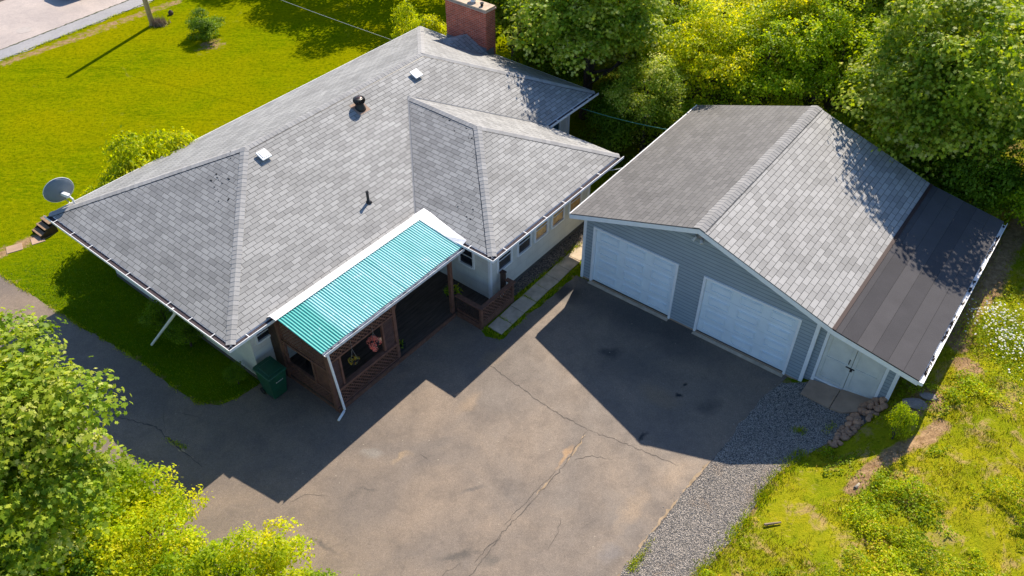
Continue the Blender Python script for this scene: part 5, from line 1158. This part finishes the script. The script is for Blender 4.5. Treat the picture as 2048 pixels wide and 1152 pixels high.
# ================================================================== UTILITY POLE, WIRES, ODDS
po = empty('utility_pole', (-17.53, 38.51, 0)); tag(po, 'brown wooden utility pole on the lawn edge beside the road', 'utility pole')
MB().tube([(0, 0, -.2), (0, 0, 2.6), (0, 0, 5.2)], [.125, .115, .10], 12).build('shaft', M['pole'], po, True)
x = -17.2+rng.normal(0, .16, 500); y = 38.55+rng.normal(0, .14, 500); tag(blades('dry_grass_clump', x, y, .3, .02, M['stick'], .5), 'tuft of dry brown grass at the foot of the pole', 'grass clump')
def cable(p, q, sag, r, mat, name, label, cat='cable'):
    p = Vector(p); q = Vector(q); pts = [p+(q-p)*(i/16)-Vector((0, 0, sag*4*(i/16)*(1-i/16))) for i in range(17)]
    c_ = (p+q)/2; m = MB().tube([a-c_ for a in pts], r, 6); o = m.build(name, mat, None, True); o.location = c_; return tag(o, label, cat)
hx, hy = H2W(15.2, W_-.05)
cable((-17.53, 38.51, 4.15), (*H2W(14.66, W_-.02), 2.75), .12, .008, M['cable'], 'power_line', 'pale overhead service cable crossing the lawn down to the house eave')
cable((*H2W(15.6, 1.4), 2.3), (*G2W(-.03, 6.1), 2.55), .12, .011, M['cable_green'], 'washing_line', 'thin green line strung from the house rear corner to the garage eave', 'washing line')
cable((*H2W(12.62, -2.9), 2.55), (*G2W(-.03, 3.3), 2.55), .03, .013, M['cable'], 'service_cable', 'short pale cable between the house gutter and the garage eave')
m = MB().tube([(-.22, -.02, 0), (.18, .03, .02)], [.035, .02], 6); o = m.build('stick', M['stick']); o.location = (6.2, 10.68, .37); tag(o, 'short pale stick lying in the weeds near the gravel edge', 'stick')
m = MB().tube([(-.22, .08, 0), (.2, -.07, .02)], [.03, .02], 6); o = m.build('stick', M['stick']); o.location = (8.62, 9.06, 1.29); tag(o, 'pale stick lying in the weeds at the bottom edge right', 'stick')
m = MB().lathe((0, 0, 0), [(.045, 0), (.045, .3), (.036, .3), (.036, .1)], 16, (-.75, -.6, .1)); o = m.build('drain_pipe', plain('muddy pipe', (.45, .38, .30), .7, nvar=.3), None, True); o.location = (8.42, 11.50, .86); tag(o, 'open end of a white drain pipe poking from the soil in the meadow', 'drain pipe')
m = MB().lathe((0, 0, 0), [(.12, 0), (.13, .12), (.05, .22), (.001, .24)], 9); o = m.build('tree_stump', M['bark']); o.location = (-16.98, 39.7, 0); tag(o, 'tiny dark stump on the lawn between the pole and the lone bush', 'stump')

# car at the top left on the road, mostly outside the view
car = empty('parked_car', (*along(4.15, 3.1), 0), math.atan2(.8, .6)); tag(car, 'dark blue car on the road at the top left edge of the view', 'car')
def loft(secs, name, mat, par):
    m = MB(); n = len(secs[0]); b = 0
    for sct in secs: m.v += [tuple(p) for p in sct]
    for i in range(len(secs)-1):
        for j in range(n): j2 = (j+1) % n; m.f.append((i*n+j, i*n+j2, (i+1)*n+j2, (i+1)*n+j)); m.uv.append(None); m.r.append(.5)
    m.f.append(tuple(range(n))[::-1]); m.f.append(tuple((len(secs)-1)*n+j for j in range(n))); m.uv += [None, None]; m.r += [.5, .5]
    return m.build(name, mat, par, True)
def sec(x, w, z0, z1, rn=.12): return [(x, -w, z0+rn), (x, -w+rn, z0), (x, w-rn, z0), (x, w, z0+rn), (x, w, z1-rn), (x, w-rn, z1), (x, -w+rn, z1), (x, -w, z1-rn)]
cb = loft([sec(-2.2, .62, .35, .75), sec(-2.0, .82, .25, .85), sec(-1.0, .88, .22, .92), (sec(.8, .88, .22, .93)), sec(1.8, .84, .25, .82), sec(2.15, .6, .35, .68)], 'body', M['car_paint'], car)
loft([sec(-1.6, .66, .85, .95, .03), sec(-1.1, .66, .86, 1.35, .1), sec(.2, .66, .86, 1.42, .1), sec(.6, .66, .86, 1.3, .1), sec(1.15, .68, .85, .95, .03)], 'cabin', M['glass_dark'], car)
for sx in (-1.35, 1.35):
    for sy in (-.86, .70): w = MB().lathe((sx, sy, .32), [(.2, 0), (.31, .01), (.32, .05), (.32, .11), (.31, .15), (.2, .16)], 20, (0, 1, 0)).build('wheel', M['tyre'], car)
